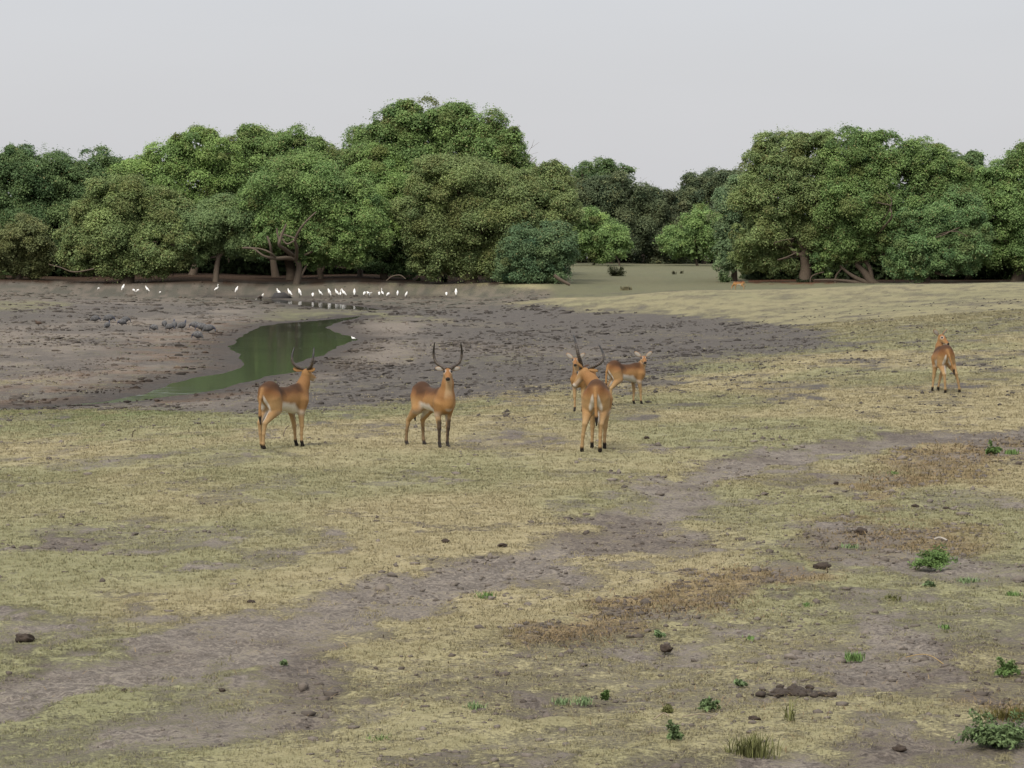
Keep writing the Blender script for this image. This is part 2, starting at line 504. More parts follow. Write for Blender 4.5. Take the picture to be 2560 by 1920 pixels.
def build_ground():
    nc, nr = 620, 980
    t = np.linspace(-1, 1, nc)
    s = 0.13 * t + 0.87 * t ** 5 * np.abs(t) ** 0.0
    # rows: even in depression angle in view, sparser beyond and behind
    q = np.linspace(1 / 13.0, 1 / 330.0, 820)
    ys = np.concatenate([[-60, -30, -10, 0, 4, 7, 9.5, 11.5], 1 / q, np.exp(np.linspace(math.log(334), math.log(5000), nr - 828))])
    W = np.sqrt((1.1 * np.maximum(ys, 0)) ** 2 + 45 ** 2)
    # keep the dense columns on the part of the plain that is wide enough for the picture
    wd = np.maximum(ys, 12) * .21 + 1.0
    tt = np.clip(np.abs(t) / .78, 0, 1)
    inner = np.sign(t) * tt
    outer = np.clip((np.abs(t) - .78) / .22, 0, 1) ** 2 * np.sign(t)
    X = inner[None] * wd[:, None] + outer[None] * (W - wd)[:, None]
    Y = np.broadcast_to(ys[:, None], X.shape)
    sh = X.shape
    X = X.ravel().copy(); Y = Y.ravel().copy()
    sd = pool_sd(X, Y)
    Z = terrain(X, Y, sd)
    soil, grass, cov, tr, straw, mud = cover(X, Y, Z, sd)
    mz = micro(X, Y, cov, tr, mud)
    mz = np.where(sd < 3, mz * sstep(-.1, 3, sd) * .8, mz)
    Z = Z + np.where(Y < 11, 0, mz)
    idx = np.arange(sh[0] * sh[1]).reshape(sh)
    q = np.stack([idx[:-1, :-1], idx[:-1, 1:], idx[1:, 1:], idx[1:, :-1]], -1).reshape(-1, 4)
    me = mesh_from('ground', np.stack([X, Y, Z], 1), quads=q, smooth=True)
    one = np.ones((len(X), 1))
    set_col(me, 'soil', np.hstack([soil, one]))
    set_col(me, 'grass', np.hstack([grass, one]))
    set_col(me, 'cover', np.stack([cov, straw, 1 - sstep(-.3, 1.6, sd), cov * 0 + 1], 1))
    m, t, b, out = new_mat('plain')
    geo = t.nodes.new('ShaderNodeNewGeometry'); pos = geo.outputs['Position']
    def at(n):
        a = t.nodes.new('ShaderNodeAttribute'); a.attribute_name = n; return a.outputs['Color']
    sp = t.nodes.new('ShaderNodeSeparateColor'); t.links.new(at('cover'), sp.inputs[0])
    fine = nnoise(t, 26, 6, .7, pos)
    mid = nnoise(t, 4.0, 8, .68, pos)
    big = nnoise(t, 1.1, 5, .6, pos)
    v = nmath(t, 'MULTIPLY_ADD', nmath(t, 'SUBTRACT', mid, .5), 1.5, sp.outputs[0])
    v = nmath(t, 'MULTIPLY_ADD', nmath(t, 'SUBTRACT', fine, .5), 1.7, v)
    mr = t.nodes.new('ShaderNodeMapRange'); mr.interpolation_type = 'SMOOTHSTEP'
    t.links.new(v, mr.inputs[0]); mr.inputs[1].default_value = .05; mr.inputs[2].default_value = .98
    cv = mr.outputs[0]
    def scaled(colr, k):
        s = t.nodes.new('ShaderNodeVectorMath'); s.operation = 'SCALE'
        t.links.new(colr, s.inputs[0]); t.links.new(k, s.inputs['Scale']); return s.outputs[0]
    ks = nmath(t, 'MULTIPLY_ADD', mid, 1.1, .46)
    ks = nmath(t, 'MULTIPLY', ks, nmath(t, 'MULTIPLY_ADD', fine, 2.2, -.10))
    ks = nmath(t, 'MULTIPLY', ks, nmath(t, 'MULTIPLY_ADD', nnoise(t, 70, 3, .6, pos), 1.0, .5))
    kg = nmath(t, 'MULTIPLY', nmath(t, 'MULTIPLY_ADD', fine, 1.2, .45), nmath(t, 'MULTIPLY_ADD', big, .5, .75))
    sc_ = scaled(at('soil'), ks)
    gc_ = scaled(at('grass'), kg)
    gc_ = nmix(t, nmath(t, 'MULTIPLY', nmath(t, 'SUBTRACT', nnoise(t, 2.3, 6, .7, pos), .46, clamp=True), 2.2, clamp=True), gc_, nmix(t, .6, gc_, (.15, .155, .07, 1)))
    t.links.new(nmix(t, cv, sc_, gc_), b.inputs['Base Color'])
    rg = nmath(t, 'MULTIPLY_ADD', sp.outputs[2], -.22, .95)
    t.links.new(rg, b.inputs['Roughness'])
    b.inputs['Specular IOR Level'].default_value = .15
    bn = t.nodes.new('ShaderNodeBump'); bn.inputs['Strength'].default_value = 1.0; bn.inputs['Distance'].default_value = .06
    hgt = nmath(t, 'MULTIPLY_ADD', nnoise(t, .9, 4, .6, pos), 1.0, nmath(t, 'MULTIPLY', mid, .3))
    hgt = nmath(t, 'MULTIPLY_ADD', hgt, nmath(t, 'SUBTRACT', 1.0, cv), nmath(t, 'MULTIPLY', fine, .60))
    hgt = nmath(t, 'MULTIPLY_ADD', mid, .8, hgt)
    hgt_unused = nmath(t, 'MULTIPLY_ADD', fine, .60, nmath(t, 'MULTIPLY', mid, 1.0))
    t.links.new(hgt, bn.inputs['Height']); t.links.new(bn.outputs[0], b.inputs['Normal'])
    o = link('ground', me, m)
    tag(o, kind='structure')
    return o

build_ground()

# ---------------------------------------------------------------- water
def build_water():
    wv = np.array([(-48, 58, WATER_Z), (14, 58, WATER_Z), (14, 290, WATER_Z), (-60, 290, WATER_Z)])
    me = mesh_from('water', wv, quads=[[0, 1, 2, 3]])
    m, t, b, out = new_mat('pond_water')
    b.inputs['Base Color'].default_value = (.032, .036, .026, 1)
    b.inputs['Roughness'].default_value = .065
    b.inputs['IOR'].default_value = 1.33
    geo = t.nodes.new('ShaderNodeNewGeometry')
    mp = t.nodes.new('ShaderNodeMapping'); mp.inputs['Scale'].default_value = (.55, 1.0, 1.0)
    t.links.new(geo.outputs['Position'], mp.inputs[0])
    n1 = nnoise(t, 1.6, 3, .5, mp.outputs[0])
    mask = nnoise(t, .12, 3, .5, mp.outputs[0])
    k = nmath(t, 'MULTIPLY', nmath(t, 'SUBTRACT', mask, .42, clamp=True), 5.0, clamp=True)
    bn = t.nodes.new('ShaderNodeBump'); bn.inputs['Distance'].default_value = .02
    t.links.new(nmath(t, 'MULTIPLY_ADD', k, .5, .10), bn.inputs['Strength'])
    t.links.new(n1, bn.inputs['Height']); t.links.new(bn.outputs[0], b.inputs['Normal'])
    o = link('water', me, m)
    tag(o, kind='structure')
build_water()
# ---------------------------------------------------------------- trees
LEAF_MAT = attr_mat('leaves', 'col', rough=.6, spec=.25, var=.12, scale=3.0, transl=.48)
def soften_normals(m, k):
    """leaf and blade faces stand for many smaller ones, so they share light with their neighbours"""
    t = m.node_tree
    g = t.nodes.new('ShaderNodeNewGeometry')
    a = t.nodes.new('ShaderNodeVectorMath'); a.operation = 'MULTIPLY_ADD'
    t.links.new(g.outputs['Normal'], a.inputs[0]); a.inputs[1].default_value = (k, k, k); a.inputs[2].default_value = (0, 0, 1)
    n = t.nodes.new('ShaderNodeVectorMath'); n.operation = 'NORMALIZE'
    t.links.new(a.outputs[0], n.inputs[0])
    for x in t.nodes:
        if x.type in ('BSDF_PRINCIPLED', 'BSDF_TRANSLUCENT'):
            t.links.new(n.outputs[0], x.inputs['Normal'])
soften_normals(LEAF_MAT, 1.1)
BARK = simple_mat('bark', (.10, .078, .058), .9, .45, 9.0, .8)
BARK_PALE = simple_mat('pale_bark', (.115, .092, .070), .9, .35, 9.0, .8)
DEADWOOD = simple_mat('dead_wood', (.16, .135, .112), .9, .3, 9.0, .3)

def tubes(paths, sides=7):
    """paths: list of (points (n,3), radii (n)); one mesh of smooth tapered limbs"""
    V = []; Q = []; base = 0
    ang = np.linspace(0, 2 * np.pi, sides, endpoint=False)
    for pts, rad in paths:
        pts = np.asarray(pts, float); rad = np.asarray(rad, float)
        n = len(pts)
        # Catmull-Rom resample
        m = max(2, int((n - 1) * 4 + 1))
        tt = np.linspace(0, n - 1, m); i = np.minimum(tt.astype(int), n - 2); f = (tt - i)[:, None]
        p0 = pts[np.maximum(i - 1, 0)]; p1 = pts[i]; p2 = pts[i + 1]; p3 = pts[np.minimum(i + 2, n - 1)]
        pp = .5 * ((2 * p1) + (-p0 + p2) * f + (2 * p0 - 5 * p1 + 4 * p2 - p3) * f ** 2 + (-p0 + 3 * p1 - 3 * p2 + p3) * f ** 3)
        rr = rad[i] * (1 - f[:, 0]) + rad[i + 1] * f[:, 0]
        d = np.gradient(pp, axis=0); d /= np.linalg.norm(d, axis=1, keepdims=True) + 1e-9
        ref = np.array([0, 0, 1.]) if abs(d[:, 2].mean()) < .8 else np.array([1., 0, 0])
        a = np.cross(d, ref); a /= np.linalg.norm(a, axis=1, keepdims=True) + 1e-9
        b = np.cross(d, a)
        ring = pp[:, None] + rr[:, None, None] * (np.cos(ang)[None, :, None] * a[:, None] + np.sin(ang)[None, :, None] * b[:, None])
        V.append(ring.reshape(-1, 3))
        k = np.arange(m - 1)[:, None] * sides + np.arange(sides)[None]
        k2 = np.arange(m - 1)[:, None] * sides + (np.arange(sides)[None] + 1) % sides
        Q.append(np.stack([k, k2, k2 + sides, k + sides], -1).reshape(-1, 4) + base)
        base += m * sides
    return np.concatenate(V), np.concatenate(Q)

def rand_unit(n):
    v = rng.normal(size=(n, 3)); return v / np.linalg.norm(v, axis=1, keepdims=True)

def leaf_quads(pos, out, size, col, upb=.45, rnd=.8, aspect=.5, colvar=.2):
    """one rhombic leaf spray per position"""
    n = len(pos)
    nrm = out * .55 + np.array([0, 0, upb]) + rng.normal(size=(n, 3)) * rnd * .6
    nrm /= np.linalg.norm(nrm, axis=1, keepdims=True) + 1e-9
    a = np.cross(nrm, rand_unit(n)); a /= np.linalg.norm(a, axis=1, keepdims=True) + 1e-9
    b = np.cross(nrm, a)
    L = (size * rng.uniform(.6, 1.3, n))[:, None] * .5
    droop = nrm * (L * -.35)
    v = np.stack([pos - a * L + droop, pos - b * L * aspect, pos + a * L + droop, pos + b * L * aspect], 1).reshape(-1, 3)
    q = np.arange(4 * n).reshape(n, 4)
    c = col * (1 + rng.normal(size=(n, 1)) * colvar)
    c = np.clip(c, .006, 1)
    c = np.repeat(np.hstack([c, np.ones((n, 1))]), 4, axis=0)
    return v, q, c

def crown_mesh(blobs, tint, leaf=.30, lai=1.9, yellow=.12, ragged=.25, sprig=0.5):
    """blobs: list of (centre, radii). Each blob carries smaller lobes on its shell; leaves sit on the lobes, gaps stay between them."""
    Vs = []; Cs = []
    B = [(np.asarray(c, float), np.asarray(r, float)) for c, r in blobs]
    tint = np.asarray(tint, float) * LEAF_GAIN
    leaf = leaf * .74
    larea = .5 * leaf * leaf * .55
    for bi, (c, r) in enumerate(B):
        area = 4 * np.pi * ((r[0] * r[1]) ** 1.6 / 3 + (r[0] * r[2]) ** 1.6 / 3 + (r[1] * r[2]) ** 1.6 / 3) ** (1 / 1.6)
        rm = (r[0] * r[1] * r[2]) ** (1 / 3)
        rl0 = np.clip(.36 * rm, .45, 1.25)
        nl = int(area / (np.pi * rl0 * rl0) * 1.7) + 6
        d = rand_unit(nl)
        keep = ((d[:, 1] < .45) | (rng.random(nl) < .4)) & ((d[:, 2] > -.6) | (rng.random(nl) < .5))
        d = d[keep]
        rl = rl0 * rng.uniform(.65, 1.35, len(d))
        rad = rng.uniform(.60, 1.0 + ragged * .5, len(d))
        lc_ = c + d * r * rad[:, None]
        ok = np.ones(len(d), bool)
        for bj, (c2, r2) in enumerate(B):
            if bj != bi:
                ok &= (((lc_ - c2) / r2) ** 2).sum(1) > .38
        lc_, d, rl, rad = lc_[ok], d[ok], rl[ok], rad[ok]
        if len(d):
            k = (4 * np.pi * rl * rl * .62 * lai * .62 / larea * rng.uniform(.45, 1.25, len(d)) * np.where(rad > 1.0, .7, 1)).astype(int)
            li = np.repeat(np.arange(len(d)), k)
            g = rand_unit(len(li)) + d[li] * .55 + np.array([0, -.15, .35])
            g /= np.linalg.norm(g, axis=1, keepdims=True)
            f = rng.uniform(.72, 1.06, len(li)) + (rng.random(len(li)) < .12) * rng.uniform(0, .65, len(li))
            pos = lc_[li] + g * (rl[li] * f)[:, None] * np.array([1.1, 1.1, .85])
            hue = rng.normal(size=(len(d), 1))
            cc = tint[None] * (1 + .09 * hue + .07 * rng.normal(size=(len(d), 1)))
            cc = cc * np.array([1, 1, 1]) + hue * np.array([.010, .002, -.003])
            yy = (rng.random((len(d), 1)) < yellow) * rng.uniform(.15, .7, (len(d), 1))
            cc = cc * (1 - yy) + np.array([.210, .215, .075]) * yy
            lcol = cc[li]
            yl = (rng.random((len(li), 1)) < .012 + yellow * .22)
            lcol = np.where(yl, np.array([.34, .33, .15]), lcol)
            v, q, col = leaf_quads(pos, g, leaf, lcol, upb=.60, rnd=.60, aspect=.55, colvar=.11)
            Vs.append(v); Cs.append(col)
        ns = int(area * .12 * sprig)
        if ns:
            ds = rand_unit(ns); ds[:, 2] = np.abs(ds[:, 2]) + .1; ds[:, 1] *= .6
            ds /= np.linalg.norm(ds, axis=1, keepdims=True)
            ln = rng.uniform(.25, .8, ns); k = 34
            si = np.repeat(np.arange(ns), k); f = rng.random(len(si))
            pos = c + ds[si] * (r * 1.02) + (ds[si] * .8 + np.array([0, 0, .5])) * (f * ln[si])[:, None] + rng.normal(size=(len(si), 3)) * .15
            v, q, col = leaf_quads(pos, ds[si], leaf * .8, np.broadcast_to(tint * 1.05, (len(si), 3)))
            Vs.append(v); Cs.append(col)
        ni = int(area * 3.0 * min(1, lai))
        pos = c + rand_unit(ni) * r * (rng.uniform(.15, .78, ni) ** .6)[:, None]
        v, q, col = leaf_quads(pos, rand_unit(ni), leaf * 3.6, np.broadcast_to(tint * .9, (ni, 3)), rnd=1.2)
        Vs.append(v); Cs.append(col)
    V = np.concatenate(Vs); Cc = np.concatenate(Cs)
    Q = np.arange(len(V)).reshape(-1, 4)
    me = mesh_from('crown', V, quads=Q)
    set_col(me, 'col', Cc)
    return me

LEAF_GAIN = np.array([2.78, 2.72, 3.25])
TREES = []
def tree(name, label, D, base, blobs, tint, trunk=None, leaf=.30, lai=1.9, yellow=.12, ragged=.25, limbs=6, tr=.35, bark=None, group=None, cat='tree', sprig=.5, dj=1.0, extra=None, flat=.85):
    """base: photo (x, y) of the foot; blobs: (x, y, rx, ry[, depth offset])"""
    ppm = F / D
    X0 = (base[0] - CX) / ppm
    z0 = th(X0, D)
    root = empty(name, (X0, D, z0))
    tag(root, label, cat, group)
    o = np.array([X0, D, z0])
    W = []
    for b in blobs:
        dy = b[4] if len(b) > 4 else rng.uniform(-1, 1) * dj
        DD = D + dy
        c = P(b[0], b[1], DD) - o
        rx, rz = b[2] * DD / F, b[3] * DD / F
        W.append((c, (rx, (rx + rz) * .5 * flat, rz)))
        for _ in range(rng.integers(0, 3)):         # small side boughs roughen the outline
            a_ = R(rng.uniform(15, 165)); k_ = rng.uniform(.24, .42)
            W.append((c + np.array([math.cos(a_) * rx, rng.uniform(-.5, .2) * rx, math.sin(a_) * rz]) * rng.uniform(.85, 1.08), (rx * k_, rx * k_, rz * k_ * .9)))
    link('crown', crown_mesh(W, tint, leaf, lai, yellow, ragged, sprig), LEAF_MAT, root)
    paths = []
    if trunk:
        for pts in trunk:
            pp = []; rr = []
            for p in pts:
                x, y, rpx = p[:3]; dd = p[3] if len(p) > 3 else 0.0
                pp.append(P(x, y, D + dd) - o); rr.append((.78 if pts is not trunk[0] else .95) * rpx * D / F)
            if pts is trunk[0]:
                pp[0][2] = min(pp[0][2], -.1)
            paths.append((pp, rr))
        start = paths[0][0][-1]
        r0 = paths[0][1][-1]
    else:
        top = max(1.2, .18 * max(c[2] + r[2] for c, r in W))
        a = np.array([0, 0, -.2]); start = np.array([rng.uniform(-.5, .5), rng.uniform(-.3, .3), top])
        paths.append(([a, (a + start) * .5 + rng.normal(size=3) * .12, start], [tr * 1.35, tr, tr * .85]))
        r0 = tr * .8
    for c, r in sorted(W, key=lambda w: -w[1][0])[:limbs]:
        mid = start * .5 + c * .5 + rng.normal(size=3) * .5 + np.array([0, 0, -.1 * np.linalg.norm(c - start)])
        end = c + np.array([0, -r[1] * .2, r[2] * .2])
        paths.append(([start, mid, end], [r0 * .6, r0 * .38, r0 * .12]))
        for k in range(3):
            d = rand_unit(1)[0]; d[2] = abs(d[2]); d[1] = -abs(d[1])
            e = c + d * np.array(r) * .95
            paths.append(([mid * .4 + end * .6, (end + e) * .5 + rng.normal(size=3) * .25, e], [r0 * .2, r0 * .12, r0 * .05]))
    if extra:
        for pts in extra:
            ex = [P(p[0], p[1], D + (p[3] if len(p) > 3 else -1.0)) - o for p in pts]; er = [.8 * p[2] * D / F for p in pts]
            paths.append(([start, start * .5 + ex[0] * .5 + np.array([0, 2.5, 0])] + [e_ + np.array([0, 2.5, 0]) for e_ in ex], [er[0] * .8, er[0] * .7] + [.65 * r_ for r_ in er]))
    v, q = tubes(paths)
    link('trunk', mesh_from('trunk', v, quads=q, smooth=True), bark or BARK, root)
    return root

GRP_L = 'trees on the far bank of the pond'
GRP_G = 'trees in the gap behind the meadow'
GRP_R = 'trees behind the rise'
GREEN = C(.098, .148, .046); GREEN_D = C(.070, .108, .039); GREEN_B = C(.106, .160, .050)
GREEN_O = C(.116, .154, .054); GREEN_BL = C(.074, .114, .049); GREEN_LT = C(.120, .178, .052)

def build_trees():
    T = tree
    # ---- left wood
    T('tree', 'dark green tree with a flat-topped crown at the left picture edge', 306, (60, 700),
      [(90, 440, 85, 65), (30, 480, 60, 70), (150, 480, 60, 65), (60, 560, 90, 90), (140, 580, 80, 90), (-20, 570, 80, 110), (10, 660, 80, 60), (120, 660, 70, 50)],
      GREEN_D, leaf=.30, yellow=.05, group=GRP_L)
    T('tree', 'low olive-brown bushy tree at the foot of the far-left wood, above fallen branches', 291, (40, 705),
      [(30, 640, 60, 50), (90, 650, 45, 42), (-30, 630, 60, 60), (60, 600, 55, 40)], C(.100, .116, .044), leaf=.28, yellow=.15, group=GRP_L, limbs=4, tr=.2)
    T('tree', 'small-crowned dark tree standing behind the round yellowish tree on the left', 310, (240, 700),
      [(245, 435, 70, 55), (215, 480, 70, 60), (290, 470, 60, 55), (230, 560, 80, 80), (180, 620, 60, 70)], GREEN_D, yellow=.04, group=GRP_L)
    T('tree', 'round-headed tree with yellowing leaves whose crown sweeps low over the left bank', 288, (315, 704),
      [(320, 520, 95, 62), (250, 570, 75, 60), (400, 560, 70, 62), (215, 630, 60, 45), (300, 610, 95, 60), (395, 630, 65, 50), (180, 600, 36, 34), (440, 600, 36, 50, -1), (260, 660, 60, 28), (350, 665, 50, 24)],
      GREEN_O, yellow=.26, leaf=.28, group=GRP_L, tr=.6,
      extra=[[(190, 690, 3), (230, 680, 4), (270, 664, 5)], [(375, 672, 4), (395, 662, 5), (430, 650, 4)], [(425, 655, 2), (425, 690, 2)]])
    T('tree', 'bright pale-green tree whose pointed top stands second from the left along the skyline', 304, (480, 700),
      [(500, 372, 55, 42), (430, 415, 66, 50), (540, 410, 60, 48), (360, 455, 60, 52), (470, 470, 90, 62), (570, 470, 60, 55), (400, 500, 70, 60)],
      GREEN_LT, yellow=.14, group=GRP_L)
    T('tree', 'broad mid-green tree with a double-humped top left of the tallest tree', 306, (690, 700),
      [(635, 372, 52, 44), (740, 375, 62, 46), (690, 400, 70, 50), (600, 420, 60, 56), (800, 415, 60, 50), (850, 425, 42, 40), (700, 470, 100, 66), (830, 480, 70, 66), (600, 500, 80, 60)],
      GREEN, yellow=.12, group=GRP_L)
    T('tree', 'umbrella-shaped grey-green tree on a single bare leaning trunk at the pond bank', 288, (541, 704),
      [(560, 555, 95, 44), (480, 590, 62, 42), (640, 560, 75, 46), (440, 625, 34, 28), (525, 600, 70, 34), (610, 605, 60, 32), (495, 640, 26, 22), (575, 530, 60, 30)],
      C(.100, .142, .053), yellow=.05, leaf=.26, group=GRP_L, bark=BARK_PALE, ragged=.3,
      trunk=[[(539, 706, 9), (541, 680, 7.5), (543, 660, 6.8), (547, 640, 6)],
             [(547, 642, 6), (562, 626, 6), (580, 610, 5), (602, 592, 3.5)], [(547, 640, 4), (540, 620, 3), (530, 600, 2)], [(571, 622, 3), (571, 640, 2.5), (572, 656, 2)],
             [(560, 628, 3), (600, 620, 3), (640, 628, 2)]])
    T('tree', 'spreading bright-green tree with twisted pale limbs and a forked trunk on the bank', 287, (742, 703),
      [(740, 470, 105, 60), (670, 520, 70, 48), (820, 510, 80, 58), (740, 540, 70, 44), (870, 570, 70, 52), (830, 600, 66, 40), (910, 520, 55, 60), (930, 590, 45, 40), (690, 580, 56, 40), (790, 640, 46, 28), (880, 640, 40, 26), (665, 610, 34, 26), (780, 575, 40, 34)],
      GREEN_B, yellow=.14, leaf=.28, group=GRP_L, bark=BARK_PALE, limbs=8,
      trunk=[[(741, 705, 11), (747, 682, 9), (748, 664, 8), (741, 648, 7)],
             [(752, 692, 4), (762, 672, 4), (769, 658, 3)],
             [(741, 648, 7, -1), (715, 645, 7, -2), (690, 646, 6, -3), (660, 640, 3.5, -4), (634, 622, 2.8, -4), (606, 620, 2.2, -4)],
             [(690, 646, 4, -3), (676, 632, 3, -4), (650, 622, 2.5, -4), (610, 618, 2, -4)],
             [(680, 646, 4, -3), (676, 615, 4, -4), (668, 590, 3, -4)],
             [(735, 640, 6, -2), (712, 622, 5.5, -4), (698, 612, 5.5, -5), (703, 590, 4.5, -5), (716, 560, 3, -5)],
             [(700, 604, 4, -5), (694, 586, 3, -5), (692, 570, 2, -5)],
             [(741, 648, 6, -2), (742, 620, 5.5, -4), (738, 598, 4.5, -5), (758, 562, 3.2, -6), (790, 530, 2.2, -6)],
             [(738, 600, 3, -5), (718, 610, 3, -5), (706, 596, 2.5, -5), (708, 580, 2, -5)],
             [(738, 596, 3, -5), (715, 588, 2.5, -5), (700, 584, 2, -5)]])
    T('tree', 'dark thick-trunked tree half hidden behind the twisted pale-limbed tree', 298, (728, 702),
      [(720, 600, 60, 44), (800, 600, 70, 50), (660, 610, 50, 40)], GREEN_D, yellow=.03, group=GRP_L,
      trunk=[[(728, 704, 15), (728, 680, 13), (722, 650, 12), (720, 630, 9)]], limbs=3)
    T('tree', 'shaded tree with two dark stems between the twisted-limbed tree and the tallest tree', 297, (800, 702),
      [(830, 600, 60, 50), (900, 610, 60, 50), (960, 590, 50, 60), (960, 650, 50, 40), (1010, 640, 40, 44)], GREEN_D, yellow=.03, group=GRP_L,
      trunk=[[(803, 704, 8), (800, 680, 8), (795, 655, 7)], [(800, 690, 5), (815, 660, 5), (828, 640, 4)]], limbs=4)
    T('tree', 'light-green bushy tree tucked against the left side of the tallest tree', 296, (960, 702),
      [(950, 430, 55, 50), (980, 500, 60, 60), (920, 470, 50, 50), (990, 570, 50, 50), (930, 540, 50, 50)], GREEN_LT, yellow=.10, leaf=.28, group=GRP_L)
    T('tree', 'tallest tree of all, dense dark green, rising in a broad dome above the far bank', 300, (1120, 703),
      [(1040, 318, 78, 52), (1180, 325, 78, 50), (1110, 330, 80, 50), (980, 370, 70, 56), (1240, 385, 72, 52), (920, 410, 46, 44), (1290, 430, 46, 46), (1110, 410, 130, 76), (1200, 470, 110, 70), (1010, 460, 90, 76), (1020, 283, 30, 20), (1100, 288, 20, 14), (1330, 470, 40, 44)],
      GREEN, yellow=.22, leaf=.32, group=GRP_L, tr=.7, ragged=.35, sprig=.8)
    T('tree', 'thin sprig-topped tree, sky showing through, at the left shoulder of the tallest tree', 302, (900, 702),
      [(888, 342, 22, 16), (915, 335, 18, 16), (900, 372, 26, 22), (905, 410, 40, 40)], GREEN, lai=.7, leaf=.26, group=GRP_L, ragged=.5, tr=.25, bark=DEADWOOD)
    T('tree', 'olive-coloured tree in front of the tallest tree, dappled with yellow leaves to the ground', 290, (1180, 705),
      [(1150, 470, 110, 62), (1060, 520, 66, 60), (1260, 500, 95, 66), (1370, 480, 56, 52), (1410, 530, 40, 56), (1330, 540, 80, 66), (1200, 560, 110, 70), (1090, 590, 70, 50), (1290, 610, 90, 56), (1150, 630, 90, 52), (1080, 655, 50, 36), (1240, 655, 70, 36)],
      C(.112, .146, .052), yellow=.26, leaf=.28, group=GRP_L, tr=.6)
    T('bush', 'dark blue-green leafy bush at the right foot of the olive-coloured tree', 284, (1330, 708),
      [(1330, 620, 60, 44), (1380, 610, 44, 50), (1290, 660, 50, 38), (1360, 660, 56, 40), (1400, 650, 30, 40), (1270, 688, 28, 16), (1320, 690, 40, 14)],
      GREEN_BL, yellow=.06, leaf=.26, limbs=4, tr=.14, cat='bush')
    # ---- the gap
    T('tree', 'distant small-crowned tree standing clear against the sky in the gap', 404, (1505, 658),
      [(1490, 430, 46, 26), (1460, 445, 24, 24), (1515, 428, 22, 18), (1556, 428, 24, 12), (1505, 460, 50, 26), (1540, 455, 24, 20)], GREEN_D, lai=1.0, leaf=.34, group=GRP_G, ragged=.5, tr=.35, yellow=.05)
    T('tree', 'dark dense tree filling the left of the gap below the small-crowned tree', 400, (1530, 656),
      [(1490, 510, 70, 56), (1560, 490, 60, 50), (1440, 520, 50, 60), (1600, 530, 56, 50), (1540, 570, 90, 60)], C(.066, .086, .040), leaf=.36, group=GRP_G, yellow=.03)
    T('tree', 'dark brownish tree in the middle of the gap with its top thinning out', 402, (1640, 656),
      [(1620, 520, 50, 40), (1660, 545, 60, 44), (1700, 540, 44, 40), (1640, 600, 80, 50), (1710, 600, 50, 46)], C(.066, .080, .038), leaf=.36, group=GRP_G, yellow=.04, ragged=.35)
    T('tree', 'dark tree with a lumpy top at the right side of the gap', 404, (1760, 656),
      [(1740, 478, 40, 32), (1790, 465, 56, 36), (1840, 470, 44, 40), (1720, 520, 46, 40), (1770, 530, 76, 50), (1850, 520, 50, 60)], C(.066, .086, .040), leaf=.36, group=GRP_G, yellow=.04, ragged=.4)
    T('bush', 'soft light-green bush at the left edge of the gap, left half behind the blue-green bush', 380, (1480, 664),
      [(1470, 570, 56, 40), (1500, 590, 56, 40), (1440, 600, 46, 40), (1520, 620, 40, 30)], GREEN_B, leaf=.34, limbs=4, tr=.15, cat='bush', yellow=.04)
    T('bush', 'soft light-green bush right of the dark middle of the gap, with a pointed top', 380, (1745, 664),
      [(1750, 560, 40, 46), (1715, 600, 56, 36), (1780, 590, 44, 44), (1740, 620, 60, 34), (1690, 615, 30, 24)], GREEN_B, leaf=.34, limbs=4, tr=.15, cat='bush', yellow=.04)
    T('bush', 'low light-green bush at the left of the gap, nearer than the soft round one', 372, (1550, 660),
      [(1530, 600, 26, 36), (1545, 615, 26, 30)], GREEN_B, leaf=.34, limbs=3, tr=.1, cat='bush', yellow=.04)
    # ---- right wood
    T('tree', 'tall grey-green tree at the left flank of the right-hand wood, leaning into the gap', 292, (1835, 706),
      [(1840, 500, 46, 46), (1830, 560, 44, 60), (1880, 470, 40, 36), (1850, 620, 46, 46), (1815, 645, 24, 40)], C(.098, .140, .062), leaf=.28, group=GRP_R, yellow=.06, tr=.3)
    T('tree', 'big yellow-green tree with a ragged peak at the left of the right-hand wood', 282, (2010, 714),
      [(1960, 380, 66, 44), (1905, 395, 34, 30), (2040, 395, 66, 46), (1980, 350, 26, 18), (1930, 440, 60, 50), (2040, 450, 90, 60), (1930, 520, 76, 60), (2050, 530, 80, 60), (1890, 590, 56, 50), (1980, 600, 90, 54), (1870, 640, 40, 36), (1930, 655, 56, 34)],
      GREEN_O, leaf=.28, yellow=.24, group=GRP_R, tr=.55, ragged=.35,
      extra=[[(1950, 650, 3, -5), (1975, 642, 3, -5), (2000, 630, 2, -5)], [(2060, 560, 2.5, -6), (2075, 570, 2, -6), (2090, 558, 1.5, -6)], [(1940, 610, 2.5, -5), (1965, 600, 2, -5), (1990, 596, 1.5, -5)]])
